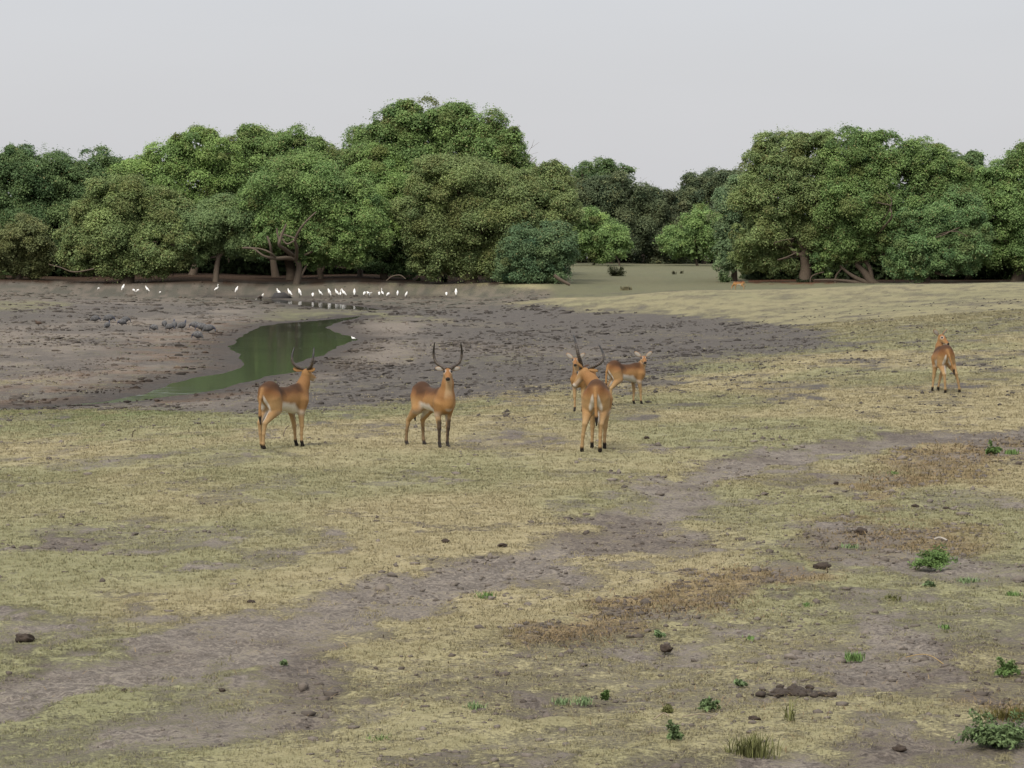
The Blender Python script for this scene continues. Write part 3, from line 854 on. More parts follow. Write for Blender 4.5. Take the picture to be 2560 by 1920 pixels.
    T('tree', 'wide tree in the middle of the right-hand wood with a fan of leaning dark trunks', 280, (2200, 716),
      [(2130, 390, 66, 48), (2220, 385, 60, 46), (2310, 405, 56, 46), (2120, 440, 80, 50), (2230, 450, 90, 56), (2340, 470, 60, 56), (2150, 520, 86, 56), (2260, 540, 90, 60), (2120, 590, 70, 44), (2200, 600, 60, 40), (2140, 630, 50, 24), (2070, 640, 40, 40), (2380, 440, 36, 36)],
      GREEN, leaf=.28, yellow=.16, group=GRP_R, ragged=.35,
      trunk=[[(2200, 722, 13), (2178, 705, 12), (2161, 681, 9), (2140, 660, 6)],
             [(2200, 718, 9), (2150, 700, 8), (2120, 682, 5), (2100, 664, 4)], [(2190, 716, 7), (2140, 706, 6), (2090, 700, 4), (2035, 700, 2.5)],
             [(2180, 700, 8), (2172, 665, 7), (2150, 640, 5)], [(2105, 670, 3), (2090, 690, 3), (2088, 714, 2.5)], [(2060, 680, 2), (2030, 690, 2), (2025, 712, 2)]],
      extra=[[(2236, 545, 5, -7), (2234, 520, 4, -7), (2238, 500, 2.5, -7), (2225, 480, 1.5, -7)], [(2234, 520, 3, -7), (2215, 508, 2, -7), (2200, 505, 1.5, -7)], [(2360, 590, 3, -7), (2385, 578, 3, -7), (2410, 568, 1.5, -7)], [(2385, 578, 2, -7), (2430, 590, 2, -7), (2460, 580, 1.2, -7)]])
    T('tree', 'leafy tree with pale-dotted lower sprays right of the leaning trunks', 278, (2310, 718),
      [(2330, 560, 70, 50), (2290, 620, 60, 40), (2360, 640, 60, 34), (2240, 660, 36, 30), (2300, 670, 40, 24), (2410, 610, 60, 50), (2400, 540, 60, 56), (2410, 665, 40, 20)],
      C(.094, .150, .054), leaf=.26, yellow=.16, group=GRP_R, tr=.4)
    T('tree', 'tree at the right edge of the wood whose crown rises out of the picture', 284, (2540, 716),
      [(2540, 440, 60, 46), (2480, 460, 50, 44), (2600, 420, 70, 60), (2470, 530, 70, 60), (2560, 530, 80, 76), (2500, 610, 70, 50), (2580, 620, 60, 56), (2440, 640, 50, 30)],
      GREEN_B, leaf=.28, yellow=.08, group=GRP_R, tr=.5)
    T('tree', 'dark tree showing between the wide middle tree and the right edge tree', 296, (2420, 712),
      [(2400, 420, 50, 36), (2430, 470, 60, 56), (2380, 520, 70, 60), (2420, 600, 90, 60), (2520, 640, 80, 50)], GREEN_D, leaf=.32, yellow=.05, group=GRP_R)
def build_edge_trees():
    # the wood goes on to both sides of what the photograph takes in
    T = tree
    T('tree', 'dark tree of the left wood standing just outside the picture', 304, (-190, 702),
      [(-180, 450, 90, 70), (-120, 520, 80, 70), (-240, 520, 90, 80), (-180, 600, 110, 80), (-150, 660, 80, 46)], GREEN_D, yellow=.05, group=GRP_L)
    T('tree', 'mid-green tree of the left wood, second outside the picture', 298, (-400, 704),
      [(-390, 460, 100, 70), (-330, 540, 90, 70), (-460, 550, 100, 80), (-400, 630, 120, 66)], GREEN, yellow=.1, group=GRP_L)
    T('tree', 'bright tree of the right wood standing just outside the picture', 286, (2740, 716),
      [(2730, 430, 100, 70), (2680, 520, 90, 80), (2800, 530, 100, 80), (2740, 630, 120, 66)], GREEN, yellow=.1, group=GRP_R)
    T('tree', 'dark tree of the right wood, second outside the picture', 292, (2960, 714),
      [(2950, 450, 100, 70), (2900, 540, 90, 80), (3020, 550, 100, 80), (2960, 640, 120, 60)], GREEN_D, yellow=.05, group=GRP_R)
build_trees()
build_edge_trees()

# far wood added to block the sky and give dark shade behind the trunks
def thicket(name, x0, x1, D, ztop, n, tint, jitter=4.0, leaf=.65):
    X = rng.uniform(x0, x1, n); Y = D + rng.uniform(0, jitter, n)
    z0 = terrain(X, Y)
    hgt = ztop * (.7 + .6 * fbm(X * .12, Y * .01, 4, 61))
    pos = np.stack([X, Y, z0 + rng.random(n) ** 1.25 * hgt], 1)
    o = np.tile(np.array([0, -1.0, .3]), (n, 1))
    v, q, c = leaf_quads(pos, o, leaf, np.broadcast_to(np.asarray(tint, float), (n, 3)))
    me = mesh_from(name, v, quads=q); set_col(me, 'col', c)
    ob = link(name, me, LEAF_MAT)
    tag(ob, 'dark tangle of undergrowth added for deep shade behind the trunks, closing the view', 'undergrowth', kind='stuff')
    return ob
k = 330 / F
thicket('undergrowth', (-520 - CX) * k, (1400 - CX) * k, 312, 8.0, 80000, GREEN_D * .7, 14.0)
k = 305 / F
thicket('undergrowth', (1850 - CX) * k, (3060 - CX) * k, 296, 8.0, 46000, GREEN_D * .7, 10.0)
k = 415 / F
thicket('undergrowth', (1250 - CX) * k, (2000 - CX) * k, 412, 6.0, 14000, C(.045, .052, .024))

# bare twigs against the sky, fallen wood on the banks
def twig_tree(name, label, D, base, limbs, cat='bare tree'):
    X0 = (base[0] - CX) * D / F; z0 = th(X0, D)
    root_o = np.array([X0, D, z0])
    paths = [([P(p[0], p[1], D) - root_o for p in l], [p[2] * D / F for p in l]) for l in limbs]
    v, q = tubes(paths, 5)
    o = link(name, mesh_from(name, v, quads=q, smooth=True), DEADWOOD, None, (X0, D, z0))
    return tag(o, label, cat)
def fan(x, y, n, L, spread, r=.9):
    out = []
    for i in range(n):
        a = R(90) + R(spread) * (i / (n - 1) - .5) + random.uniform(-.1, .1)
        l = L * random.uniform(.7, 1.1)
        m = (x + l * .5 * math.cos(a) + random.uniform(-4, 4), y - l * .5 * math.sin(a), r * .7)
        e = (x + l * math.cos(a), y - l * math.sin(a), r * .35)
        out.append([(x, y, r), m, e])
        for j in range(3):
            b = a + random.uniform(-.9, .9); k = l * random.uniform(.25, .45); f = random.uniform(.4, .9)
            sx, sy = x + l * f * math.cos(a), y - l * f * math.sin(a)
            out.append([(sx, sy, r * .4), (sx + k * math.cos(b), sy - k * math.sin(b), r * .25)])
    return out
twig_tree('bare_tree', 'leafless grey twigs sticking up behind the right shoulder of the tallest tree', 305, (1300, 700),
          [[(1300, 700, 5), (1296, 560, 4), (1300, 440, 2)], [(1300, 440, 2), (1312, 390, 1.2), (1308, 345, .8), (1310, 333, .6)]] + fan(1304, 420, 5, 62, 100) + fan(1318, 440, 4, 44, 90))
twig_tree('bare_tree', 'leafless thorny twigs fading against the sky in the middle of the gap', 410, (1610, 657),
          [[(1610, 657, 5), (1605, 560, 4), (1600, 500, 2)]] + fan(1590, 495, 6, 56, 110, .7) + fan(1625, 500, 5, 44, 100, .7))
def log(label, D, pts, name='fallen_branch', mat=None):
    X0 = (pts[0][0] - CX) * D / F; z0 = th(X0, D)
    oo = np.array([X0, D, z0])
    paths = []
    for l in ([pts] if isinstance(pts[0][0], (int, float)) else pts):
        paths.append(([P(p[0], p[1], D) - oo for p in l], [p[2] * D / F for p in l]))
    v, q = tubes(paths, 6)
    o = link(name, mesh_from(name, v, quads=q, smooth=True), mat or BARK, None, (X0, D, z0))
    return tag(o, label, 'branch')
log('dark fallen log slanting down from the blue-green bush to the meadow', 262, [(1385, 688, 5), (1402, 700, 5), (1425, 712, 4)])
log('thin pale branch arching over the bank left of the olive-coloured tree', 276, [(966, 702, 1.2), (980, 691, 1.6), (1000, 688, 1.6), (1014, 697, 1.2)])
log('long pale fallen branch under the trees at the far left', 284, [(122, 661, 1.2), (150, 668, 1.5), (185, 680, 2), (235, 672, 1.8)])
# ---------------------------------------------------------------- animals: one continuous skin per body from blended volumes
def surface_nets(val, origin, h):
    nx, ny, nz = val.shape
    ins = val < 0
    s = sum(ins[i:nx - 1 + i, j:ny - 1 + j, k:nz - 1 + k].astype(np.int8) for i in (0, 1) for j in (0, 1) for k in (0, 1))
    act = np.argwhere((s > 0) & (s < 8))
    cid = np.full((nx - 1, ny - 1, nz - 1), -1, np.int64)
    cid[act[:, 0], act[:, 1], act[:, 2]] = np.arange(len(act))
    off = np.array([(i, j, k) for i in (0, 1) for j in (0, 1) for k in (0, 1)])
    cv = np.stack([val[act[:, 0] + o[0], act[:, 1] + o[1], act[:, 2] + o[2]] for o in off], 1)
    acc = np.zeros((len(act), 3)); cnt = np.zeros(len(act))
    for a in range(8):
        for b in range(a + 1, 8):
            if np.abs(off[a] - off[b]).sum() != 1: continue
            va, vb = cv[:, a], cv[:, b]
            m = (va < 0) != (vb < 0)
            t = np.where(m, va / np.where(m, va - vb, 1), 0)
            p = off[a] + t[:, None] * (off[b] - off[a])
            acc += np.where(m[:, None], p, 0); cnt += m
    V = (act + acc / cnt[:, None]) * h + origin
    Q = []
    for ax in range(3):
        sl0 = [slice(None)] * 3; sl1 = [slice(None)] * 3
        sl0[ax] = slice(0, -1); sl1[ax] = slice(1, None)
        a, b = ins[tuple(sl0)], ins[tuple(sl1)]
        e = np.argwhere(a != b)
        o1, o2 = (ax + 1) % 3, (ax + 2) % 3
        e = e[(e[:, o1] > 0) & (e[:, o2] > 0) & (e[:, o1] < val.shape[o1] - 1) & (e[:, o2] < val.shape[o2] - 1)]
        d1 = np.zeros(3, int); d1[o1] = 1; d2 = np.zeros(3, int); d2[o2] = 1
        c = [e - d1 - d2, e - d2, e, e - d1]
        q = np.stack([cid[x[:, 0], x[:, 1], x[:, 2]] for x in c], 1)
        fl = ~a[e[:, 0], e[:, 1], e[:, 2]]
        q[fl] = q[fl][:, ::-1]
        Q.append(q)
    Q = np.concatenate(Q)
    return V, Q[(Q >= 0).all(1)]

class Skin:
    """collects tapered limbs and ellipsoids, blends them and skins the result"""
    def __init__(self): self.pr = []
    def cone(self, a, b, ra, rb, col, k=.04):
        self.pr.append(('c', np.array(a, float), np.array(b, float), ra, rb, col, k))
    def chain(self, pts, rad, col, k=.04):
        for i in range(len(pts) - 1): self.cone(pts[i], pts[i + 1], rad[i], rad[i + 1], col, k)
    def ell(self, c, r, col, k=.05, rot=None):
        self.pr.append(('e', np.array(c, float), np.array(r, float), np.eye(3) if rot is None else np.asarray(rot, float), None, col, k))
    @staticmethod
    def dist(p, pr):
        if pr[0] == 'c':
            a, b, ra, rb = pr[1:5]
            ab = b - a; t = np.clip(((p - a) @ ab) / (ab @ ab + 1e-12), 0, 1)
            return np.linalg.norm(p - a - t[..., None] * ab, axis=-1) - (ra + (rb - ra) * t), t
        c, r, M = pr[1:4]
        q = (p - c) @ M          # columns of M are the ellipsoid's axes
        k0 = np.linalg.norm(q / r, axis=-1); k1 = np.linalg.norm(q / r ** 2, axis=-1)
        return k0 * (k0 - 1) / np.maximum(k1, 1e-9), k0
    def bbox(self, pr):
        if pr[0] == 'c':
            m = max(pr[3], pr[4])
            return np.minimum(pr[1], pr[2]) - m, np.maximum(pr[1], pr[2]) + m
        e = np.sqrt(((pr[3] * pr[2]) ** 2).sum(1))
        return pr[1] - e, pr[1] + e
    def build(self, h):
        bb = [self.bbox(p) for p in self.pr]
        lo = np.min([b[0] for b in bb], 0) - 4 * h; hi = np.max([b[1] for b in bb], 0) + 4 * h
        n = np.ceil((hi - lo) / h).astype(int) + 1
        val = np.full(n, 1.0, np.float32)
        for pr, (b0, b1) in zip(self.pr, bb):
            k = pr[6]; pad = k + 3 * h
            i0 = np.maximum(((b0 - pad - lo) / h).astype(int), 0); i1 = np.minimum(((b1 + pad - lo) / h).astype(int) + 2, n)
            ax = [lo[d] + h * np.arange(i0[d], i1[d]) for d in range(3)]
            p = np.stack(np.meshgrid(*ax, indexing='ij'), -1)
            d, _ = self.dist(p, pr)
            sub = val[i0[0]:i1[0], i0[1]:i1[1], i0[2]:i1[2]]
            hh = np.maximum(k - np.abs(sub - d), 0) / k
            sub[...] = np.minimum(sub, d) - hh * hh * k * .25
        V, Q = surface_nets(val, lo, h)
        # colours: blend of the nearest volumes' own colour functions
        ds = np.stack([self.dist(V, pr)[0] for pr in self.pr], 1)
        ts = [self.dist(V, pr)[1] for pr in self.pr]
        w = np.exp(-(ds - ds.min(1, keepdims=True)) / .012)
        col = np.zeros((len(V), 3))
        for i, pr in enumerate(self.pr):
            m = w[:, i] > .01
            if m.any():
                c = pr[5](V[m], ts[i][m]) if callable(pr[5]) else np.broadcast_to(np.asarray(pr[5], float), (m.sum(), 3))
                col[m] += w[m, i:i + 1] * c
        col /= w.sum(1, keepdims=True)
        return V, Q, col

FUR = attr_mat('short_fur', 'col', rough=.75, spec=.25, var=.22, scale=48.0)
HORN = None
EYE = simple_mat('dark_eye', (.008, .006, .005), .12, .1, 3.0, 0, .6)
def horn_mat():
    m, t, b, out = new_mat('ringed_horn')
    a = t.nodes.new('ShaderNodeAttribute'); a.attribute_name = 'col'
    t.links.new(a.outputs['Color'], b.inputs['Base Color'])
    b.inputs['Roughness'].default_value = .45
    return m
HORN = horn_mat()

F_BACK = C(.056, .026, .012); F_FLANK = C(.285, .156, .060); F_LIGHT = C(.37, .245, .120); F_WHITE = C(.56, .53, .48); F_BLACK = C(.014, .011, .010)
F_RED = C(.180, .080, .029)

def lerp(a, b, t): return a * (1 - t[:, None]) + b * t[:, None]

def antelope(name, label, at, heading, scale=1.0, male=True, neck=None, head=(1, 0, -.15), horn_len=1.0, feet=None, joints=None, group=None,
             back=1.0, slim=1.0, tail_sway=0.0, roll=0.0, dark=1.0, blackleg=1.0, h=.0095, hump=0.0):
    """local frame: x forward, y left, z up, unit = metre. feet: offsets for hind_r, hind_l, fore_r, fore_l"""
    S = Skin()
    feet = feet or {}
    def torso(p, t):
        x, y, z = p[:, 0], p[:, 1], p[:, 2]
        nz = (fbm(x * 7 + 3, z * 7 + y * 3, 4, 5) - .5)
        top = sstep(.81, .94, z + .10 * nz - .05 * sstep(-.3, -.5, x))
        c = lerp(np.broadcast_to(F_FLANK * dark, (len(p), 3)), F_RED * dark, sstep(.74, .90, z + .1 * nz))
        c = lerp(c, F_BACK * dark, np.clip(top * .9 + .35 * sstep(.52, .70, fbm(x * 4, z * 5 + y * 2, 4, 15)) * sstep(.68, .80, z), 0, 1))
        c = c * (1 + .5 * nz)[:, None]
        # pale haunch, white belly and rump strips beside the tail
        c = lerp(c, F_LIGHT, .75 * sstep(-.22, -.46, x) * sstep(.86, .70, z))
        bl = .700 + .05 * nz - .16 * sstep(.02, .32, x) + .02 * sstep(-.1, -.3, x)
        c = lerp(c, F_WHITE, sstep(bl + .035, bl - .04, z) * sstep(.34, .24, x) * sstep(-.30, -.20, x))
        ay = np.abs(y)
        c = lerp(c, F_WHITE, sstep(-.46, -.51, x) * sstep(.865, .80, z) * sstep(.012, .03, ay) * sstep(.050 + .3 * np.clip(.86 - z, 0, .2), .030 + .25 * np.clip(.86 - z, 0, .2), ay))
        c = lerp(c, F_WHITE * .85, sstep(.42, .47, x) * sstep(.66, .58, z) * sstep(.09, .06, np.abs(y)))
        return c
    k = slim * (.93 if male else .97)
    S.ell((-.40, 0, .845 + hump), (.205, .150 * k, .185), torso, .07)
    S.ell((-.50, 0, .82 + hump), (.10, .125 * k, .14), torso, .06)
    S.ell((-.10, 0, .745), (.34, .150 * k, .160), torso, .09)
    S.ell((-.16, 0, .86), (.30, .085 * k, .095), torso, .07)
    S.ell((.20, 0, .745), (.27, .150 * k, .215), torso, .09)
    S.ell((.28, 0, .87), (.17, .085 * k, .115), torso, .07)
    S.ell((.38, 0, .745), (.14, .115 * k, .165), torso, .07)
    for s in (-1, 1):       # shoulder blade and haunch muscles
        S.ell((.27, s * .098 * k, .69), (.085, .052, .165), torso, .035, Matrix.Rotation(R(-14), 3, 'Y'))
        S.ell((-.37, s * .090 * k, .725), (.150, .060, .175), torso, .035, Matrix.Rotation(R(18), 3, 'Y'))
        S.ell((-.52, s * .060 * k, .90 + hump), (.06, .045, .05), torso, .03)
    # neck
    nk = neck or [(.36, 0, .86), (.47, 0, 1.03), (.52, 0, 1.20)]
    nk = [np.array(p, float) for p in nk]
    fdir = np.array(head, float); fdir /= np.linalg.norm(fdir)
    upv = np.array([0, 0, 1.0]); upv = upv - fdir * (upv @ fdir); upv /= np.linalg.norm(upv)
    if roll:
        sd_ = np.cross(fdir, upv); upv = upv * math.cos(roll) + sd_ * math.sin(roll)
    rt = np.cross(fdir, upv)
    def neckc(p, t):
        c = lerp(np.broadcast_to(F_FLANK * dark, (len(p), 3)), F_RED * dark, np.full(len(p), .45))
        # paler throat on the underside (forward side of the neck)
        ax = nk[-1] - nk[0]; ax = ax / np.linalg.norm(ax)
        fr = np.array([1, 0, 0]) * .6 + fdir * .5; fr = fr - ax * (fr @ ax); fr /= np.linalg.norm(fr)
        rel = p - nk[0] - ((p - nk[0]) @ ax)[:, None] * ax
        q = (rel @ fr) / (np.linalg.norm(rel, axis=1) + 1e-6)
        return lerp(c, F_LIGHT * np.array([.95, 1.0, 1.15]), .85 * sstep(.80, .96, q))
    nr = [.136, .084, .067] if male else [.115, .070, .056]
    S.chain(nk, nr[:len(nk)] if len(nk) == 3 else np.linspace(nr[0], nr[2], len(nk)), neckc, .07)
    B = nk[-1] + upv * .035
    def L(f, r, u): return B + fdir * f + rt * r + upv * u
    M = np.stack([fdir, rt, upv], 1)
    def headc(p, t):
        q = (p - B) @ M
        c = lerp(np.broadcast_to(F_FLANK * 1.0 * dark, (len(p), 3)), F_RED * 1.15 * dark, sstep(.0, .05, q[:, 2] + .25 * q[:, 0]) * .7)
        c = lerp(c, F_LIGHT, .7 * sstep(.03, .055, np.abs(q[:, 1])) * sstep(.02, -.03, q[:, 2]))
        # white ring at the eye, muzzle and chin
        de = np.sqrt((q[:, 0] - .085) ** 2 + (np.abs(q[:, 1]) - .055) ** 2 + (q[:, 2] - .028) ** 2)
        c = lerp(c, F_WHITE, .5 * sstep(.052, .030, de))
        c = lerp(c, F_WHITE, .8 * sstep(.20, .235, q[:, 0]) * sstep(-.04, -.07, q[:, 2]))
        c = lerp(c, F_WHITE * .8, .4 * sstep(-.05, -.075, q[:, 2]) * sstep(.03, .12, q[:, 0]))
        c = lerp(c, F_BLACK, sstep(.255, .272, q[:, 0]) * sstep(-.085, -.066, q[:, 2]))
        return c
    S.ell(L(.03, 0, 0), (.098, .066, .074), headc, .04, M)
    S.cone(L(.07, 0, -.008), L(.235, 0, -.050), .060, .038, headc, .035)
    S.ell(L(.262, 0, -.052), (.030, .034, .030), headc, .02, M)
    S.cone(L(.02, 0, -.045), L(.225, 0, -.082), .044, .022, headc, .03)
    # ears
    es = .82 if male else 1.05
    for s in (-1, 1):
        e = rt * s * .88 + upv * (.10 if male else .66) - fdir * .22; e /= np.linalg.norm(e)
        nrm = fdir * .85 + rt * s * .3; nrm = nrm - e * (nrm @ e); nrm /= np.linalg.norm(nrm)
        wv = np.cross(nrm, e)
        Me = np.stack([e, wv, nrm], 1)
        b0 = L(-.035, s * .052, .035)
        ce = b0 + e * .098 * es
        def earc(p, t, ce=ce, Me=Me):
            q = (p - ce) @ Me
            inner = sstep(-.002, .006, q[:, 2])
            c = lerp(np.broadcast_to(F_FLANK * .95, (len(p), 3)), F_WHITE * .62, inner * sstep(1.0, .6, np.sqrt((q[:, 0] / (.098 * es)) ** 2 + (q[:, 1] / (.047 * es)) ** 2)))
            return lerp(c, F_BLACK * 3, .8 * sstep(.078 * es, .095 * es, q[:, 0]))
        S.ell(ce, (.098 * es, .047 * es, .0145), earc, .015, Me)
    # legs
    def place(pt, o, w): return np.array(pt, float) + np.array([o[0], o[1], 0]) * w + np.array([0, 0, o[2] if len(o) > 2 else 0.0]) * w
    legs = {'hind_r': -1, 'hind_l': 1, 'fore_r': -1, 'fore_l': 1}
    for nm, s in legs.items():
        o = feet.get(nm, (0, 0, 0))
        hind = nm.startswith('hind')
        def legc(p, t, s=s, hind=hind):
            z = p[:, 2]
            out = sstep(-.035, .0, (p[:, 1] * s) - .070)
            c = lerp(np.broadcast_to(F_LIGHT * .85, (len(p), 3)), F_WHITE * .8, sstep(.38, .50, z) * (1 - out))
            c = lerp(c, F_FLANK * dark, sstep(.42, .62, z) * .8 * out)
            if male and blackleg > 0:
                c = lerp(c, F_BLACK, blackleg * sstep(.50, .42, z) * sstep(.0, .03, p[:, 0] - (.30 if not hind else 9) - o[0] * (1 - z / .7) * .9 + .012))
            c = lerp(c, F_BLACK, sstep(.13, .085, z + .03 * (hind)))
            if male and blackleg > .7:
                c = lerp(c, F_BLACK * 1.5, .8 * sstep(.40, .25, z) * sstep(.6, 1.0, np.full(len(p), blackleg)))
            return c
        if hind:
            pts = [place((-.41, s * .068, .79), o, 0), place((-.335, s * .095, .615), o, .22), place((-.545, s * .092, .415), o, .55), place((-.535, s * .092, .25), o, .8), place((-.515, s * .09, .095), o, .97), place((-.49, s * .09, .035), o, 1)]
            rad = [.130, .092, .037, .0250, .0235, .028]
        else:
            pts = [place((.31, s * .085, .72), o, 0), place((.265, s * .10, .555), o, .15), place((.295, s * .092, .33), o, .6), place((.292, s * .09, .21), o, .8), place((.292, s * .09, .095), o, .97), place((.315, s * .09, .035), o, 1)]
            rad = [.104, .053, .032, .0220, .023, .028]
        if joints and nm in joints:
            pts = [np.array(p, float) for p in joints[nm]]
        S.cone(pts[0], pts[1], rad[0], rad[1], lambda p, t: lerp(torso(p, t), legc(p, t), sstep(.62, .52, p[:, 2])), .06)
        for i in range(1, len(pts) - 1):
            S.cone(pts[i], pts[i + 1], rad[i], rad[i + 1], legc, .022)
        S.cone(pts[-1], pts[-1] + np.array([.035, 0, -.012]), .026, .018, F_BLACK * 1.4, .012)
    # tail
    def tailc(p, t):
        return lerp(np.broadcast_to(F_FLANK * .95, (len(p), 3)), F_BLACK, sstep(.56, .50, p[:, 2]))
    ts = tail_sway
    S.chain([(-.585, 0, .90 + hump), (-.635, ts * .3, .80), (-.650, ts * .6, .66), (-.645, ts, .52), (-.635, ts * 1.1, .40)], [.028, .024, .020, .026, .012], tailc, .010)
    V, Q, col = S.build(h)
    V[:, 2] -= V[:, 2].min()
    zoff = 0
    me = mesh_from('body', V, quads=Q, smooth=True)
    set_col(me, 'col', np.hstack([col, np.ones((len(col), 1))]))
    root = empty(name, at, R(heading))
    root.scale = (scale,) * 3
    tag(root, label, 'antelope', group)
    link('body', me, FUR, root)
    for s in (-1, 1):
        # eyeball
        bm = bpy.data.meshes.new('eye')
        u, v = np.meshgrid(np.linspace(0, np.pi, 7), np.linspace(0, 2 * np.pi, 9)[:-1], indexing='ij')
        sp = np.stack([np.sin(u) * np.cos(v), np.sin(u) * np.sin(v), np.cos(u)], -1).reshape(-1, 3) * .023
        qd = [[i * 8 + j, i * 8 + (j + 1) % 8, (i + 1) * 8 + (j + 1) % 8, (i + 1) * 8 + j] for i in range(6) for j in range(8)]
        link('eye', mesh_from('eye', sp + L(.088, s * .053, .026), quads=qd, smooth=True), EYE, root)
        if male:
            hp = np.array([(.030, .028, .050), (-.025, .075, .090), (-.080, .140, .125), (-.120, .200, .180), (-.135, .235, .260), (-.120, .246, .350), (-.085, .240, .440), (-.040, .228, .525)]) * horn_len
            hp[:, 1] *= s
            n = 90
            tt = np.linspace(0, len(hp) - 1, n); i = np.minimum(tt.astype(int), len(hp) - 2); f = (tt - i)[:, None]
            p0, p1, p2, p3 = hp[np.maximum(i - 1, 0)], hp[i], hp[i + 1], hp[np.minimum(i + 2, len(hp) - 1)]
            c = .5 * ((2 * p1) + (-p0 + p2) * f + (2 * p0 - 5 * p1 + 4 * p2 - p3) * f ** 2 + (-p0 + 3 * p1 - 3 * p2 + p3) * f ** 3)
            u = np.linspace(0, 1, n)
            ring = np.where(u < .68, np.sin(u * 2 * np.pi * 24), 0)
            rr = (.0300 * (1 - u) ** .60 + .0045) * (1 + .10 * ring)
            d = np.gradient(c, axis=0); d /= np.linalg.norm(d, axis=1, keepdims=True)
            a = np.cross(d, [1., 0, .2]); a /= np.linalg.norm(a, axis=1, keepdims=True); b = np.cross(d, a)
            an = np.linspace(0, 2 * np.pi, 10, endpoint=False)
            rg = c[:, None] + rr[:, None, None] * (np.cos(an)[None, :, None] * a[:, None] + np.sin(an)[None, :, None] * b[:, None])
            hr = rg.reshape(-1, 3) - np.array([.03, 0, .05])       # lay the horns back over the neck
            ca, sa = math.cos(R(14)), math.sin(R(14))
            hr = np.stack([hr[:, 0] * ca - hr[:, 2] * sa, hr[:, 1], hr[:, 0] * sa + hr[:, 2] * ca], 1) + np.array([.03, 0, .05])
            W = B + hr @ M.T
            qd = np.array([[x * 10 + y, x * 10 + (y + 1) % 10, (x + 1) * 10 + (y + 1) % 10, (x + 1) * 10 + y] for x in range(n - 1) for y in range(10)])
            cl = np.where((ring > .25)[:, None], C(.085, .064, .045), C(.018, .013, .011))
            cl = np.where((u > .68)[:, None], C(.012, .010, .009), cl)
            cl = np.repeat(np.hstack([cl, np.ones((n, 1))]), 10, 0)
            hm = mesh_from('horn', W, quads=qd, smooth=True); set_col(hm, 'col', cl)
            link('horn', hm, HORN, root)
    return root

LECHWE = 'antelopes standing on the plain'
def local_dir(world, heading):
    """a direction given in the world turned into the animal's own frame"""
    a = R(heading); c, s = math.cos(a), math.sin(a)
    x, y, z = world
    return (x * c + y * s, -x * s + y * c, z)

def put(px, py):
    return ground_at(px, py)

def build_antelopes():
    a = put(714, 1119)
    antelope('antelope', 'horned antelope seen from behind its flank, head turned away towards the pond', a, 57, 1.03, True,
             neck=[(.36, 0, .84), (.44, -.02, .99), (.47, -.04, 1.12)], head=local_dir((.45, .9, -.16), 57),
             feet={'hind_r': (-.08, .07), 'hind_l': (.02, 0), 'fore_r': (.0, 0), 'fore_l': (.08, 0)}, group=LECHWE, blackleg=.25, dark=.88, horn_len=.78, hump=.03)
    a = put(1087, 1117)
    antelope('antelope', 'horned antelope facing the camera with tall upright horns and black front legs', a, -58, 1.0, True,
             neck=[(.36, 0, .85), (.41, .0, 1.04), (.41, .0, 1.19)], head=local_dir((.03, -1, -.20), -58),
             feet={'hind_r': (-.14, -.07), 'hind_l': (-.02, .01), 'fore_r': (.02, -.01), 'fore_l': (.0, -.03)}, group=LECHWE, blackleg=.85, horn_len=.92, hump=.02)
    a = put(1496, 1126)
    antelope('antelope', 'largest horned antelope, seen from the rear with white rump strips and head turned left', a, 84, 1.10, True,
             neck=[(.34, .03, .84), (.42, .14, 1.00), (.45, .23, 1.09)], head=local_dir((-.56, .52, -.60), 84),
             feet={'hind_r': (.0, .03), 'hind_l': (.02, .11), 'fore_r': (-.05, .02), 'fore_l': (.05, .03)}, group=LECHWE, blackleg=0.0, horn_len=1.02, tail_sway=-.02, hump=.02, roll=R(25))
    a = put(1456, 1027)
    antelope('antelope', 'hornless antelope facing the camera, half hidden behind the largest horned one', a, -108, .90, False,
             neck=[(.35, 0, .85), (.42, -.01, 1.00), (.43, -.03, 1.11)], head=local_dir((-.05, -1, -.16), -108), group=LECHWE, slim=.9)
    a = put(1569, 1013)
    antelope('antelope', 'hornless antelope in side view with head turned to the camera and round pale ears', a, 38, .90, False,
             neck=[(.36, 0, .84), (.44, -.01, .95), (.47, -.02, 1.04)], head=local_dir((.10, -1, -.14), 38),
             feet={'hind_r': (-.06, 0), 'hind_l': (.02, 0), 'fore_r': (.04, 0), 'fore_l': (-.04, 0)}, group=LECHWE, slim=.92, hump=.03)
    a = put(2356, 980)
    antelope('antelope', 'lone hornless antelope walking away on the right, looking back over its shoulder', a, 92, .97, False,
             neck=[(.34, 0, .84), (.42, -.01, 1.00), (.40, -.03, 1.16)], head=local_dir((.55, -.75, -.36), 92),
             feet={'hind_r': (.04, -.20), 'hind_l': (-.06, -.05), 'fore_l': (-.02, .08), 'fore_r': (.06, .12)}, group=LECHWE, slim=1.1, tail_sway=-.13, hump=.03)
    ax, ay = (1846 - CX) * 226 / F, 226.0
    antelope('antelope', 'small russet antelope grazing far off beyond the brow, legs hidden by the grass', (ax, ay, th(ax, ay)), 168, .80, False,
             neck=[(.36, 0, .80), (.50, 0, .62), (.58, 0, .46)], head=(.55, .1, -.8), h=.02, dark=1.15)
build_antelopes()
# ---------------------------------------------------------------- birds
FEATHER = attr_mat('plumage', 'col', rough=.8, spec=.2, var=.10, scale=30.0)
BILL = simple_mat('yellow_bill', (.45, .27, .05), .5, .1, 20.0)
SHANK = simple_mat('dark_shank', (.03, .028, .026), .6, .2, 20.0)
W_EG = C(.82, .82, .80)

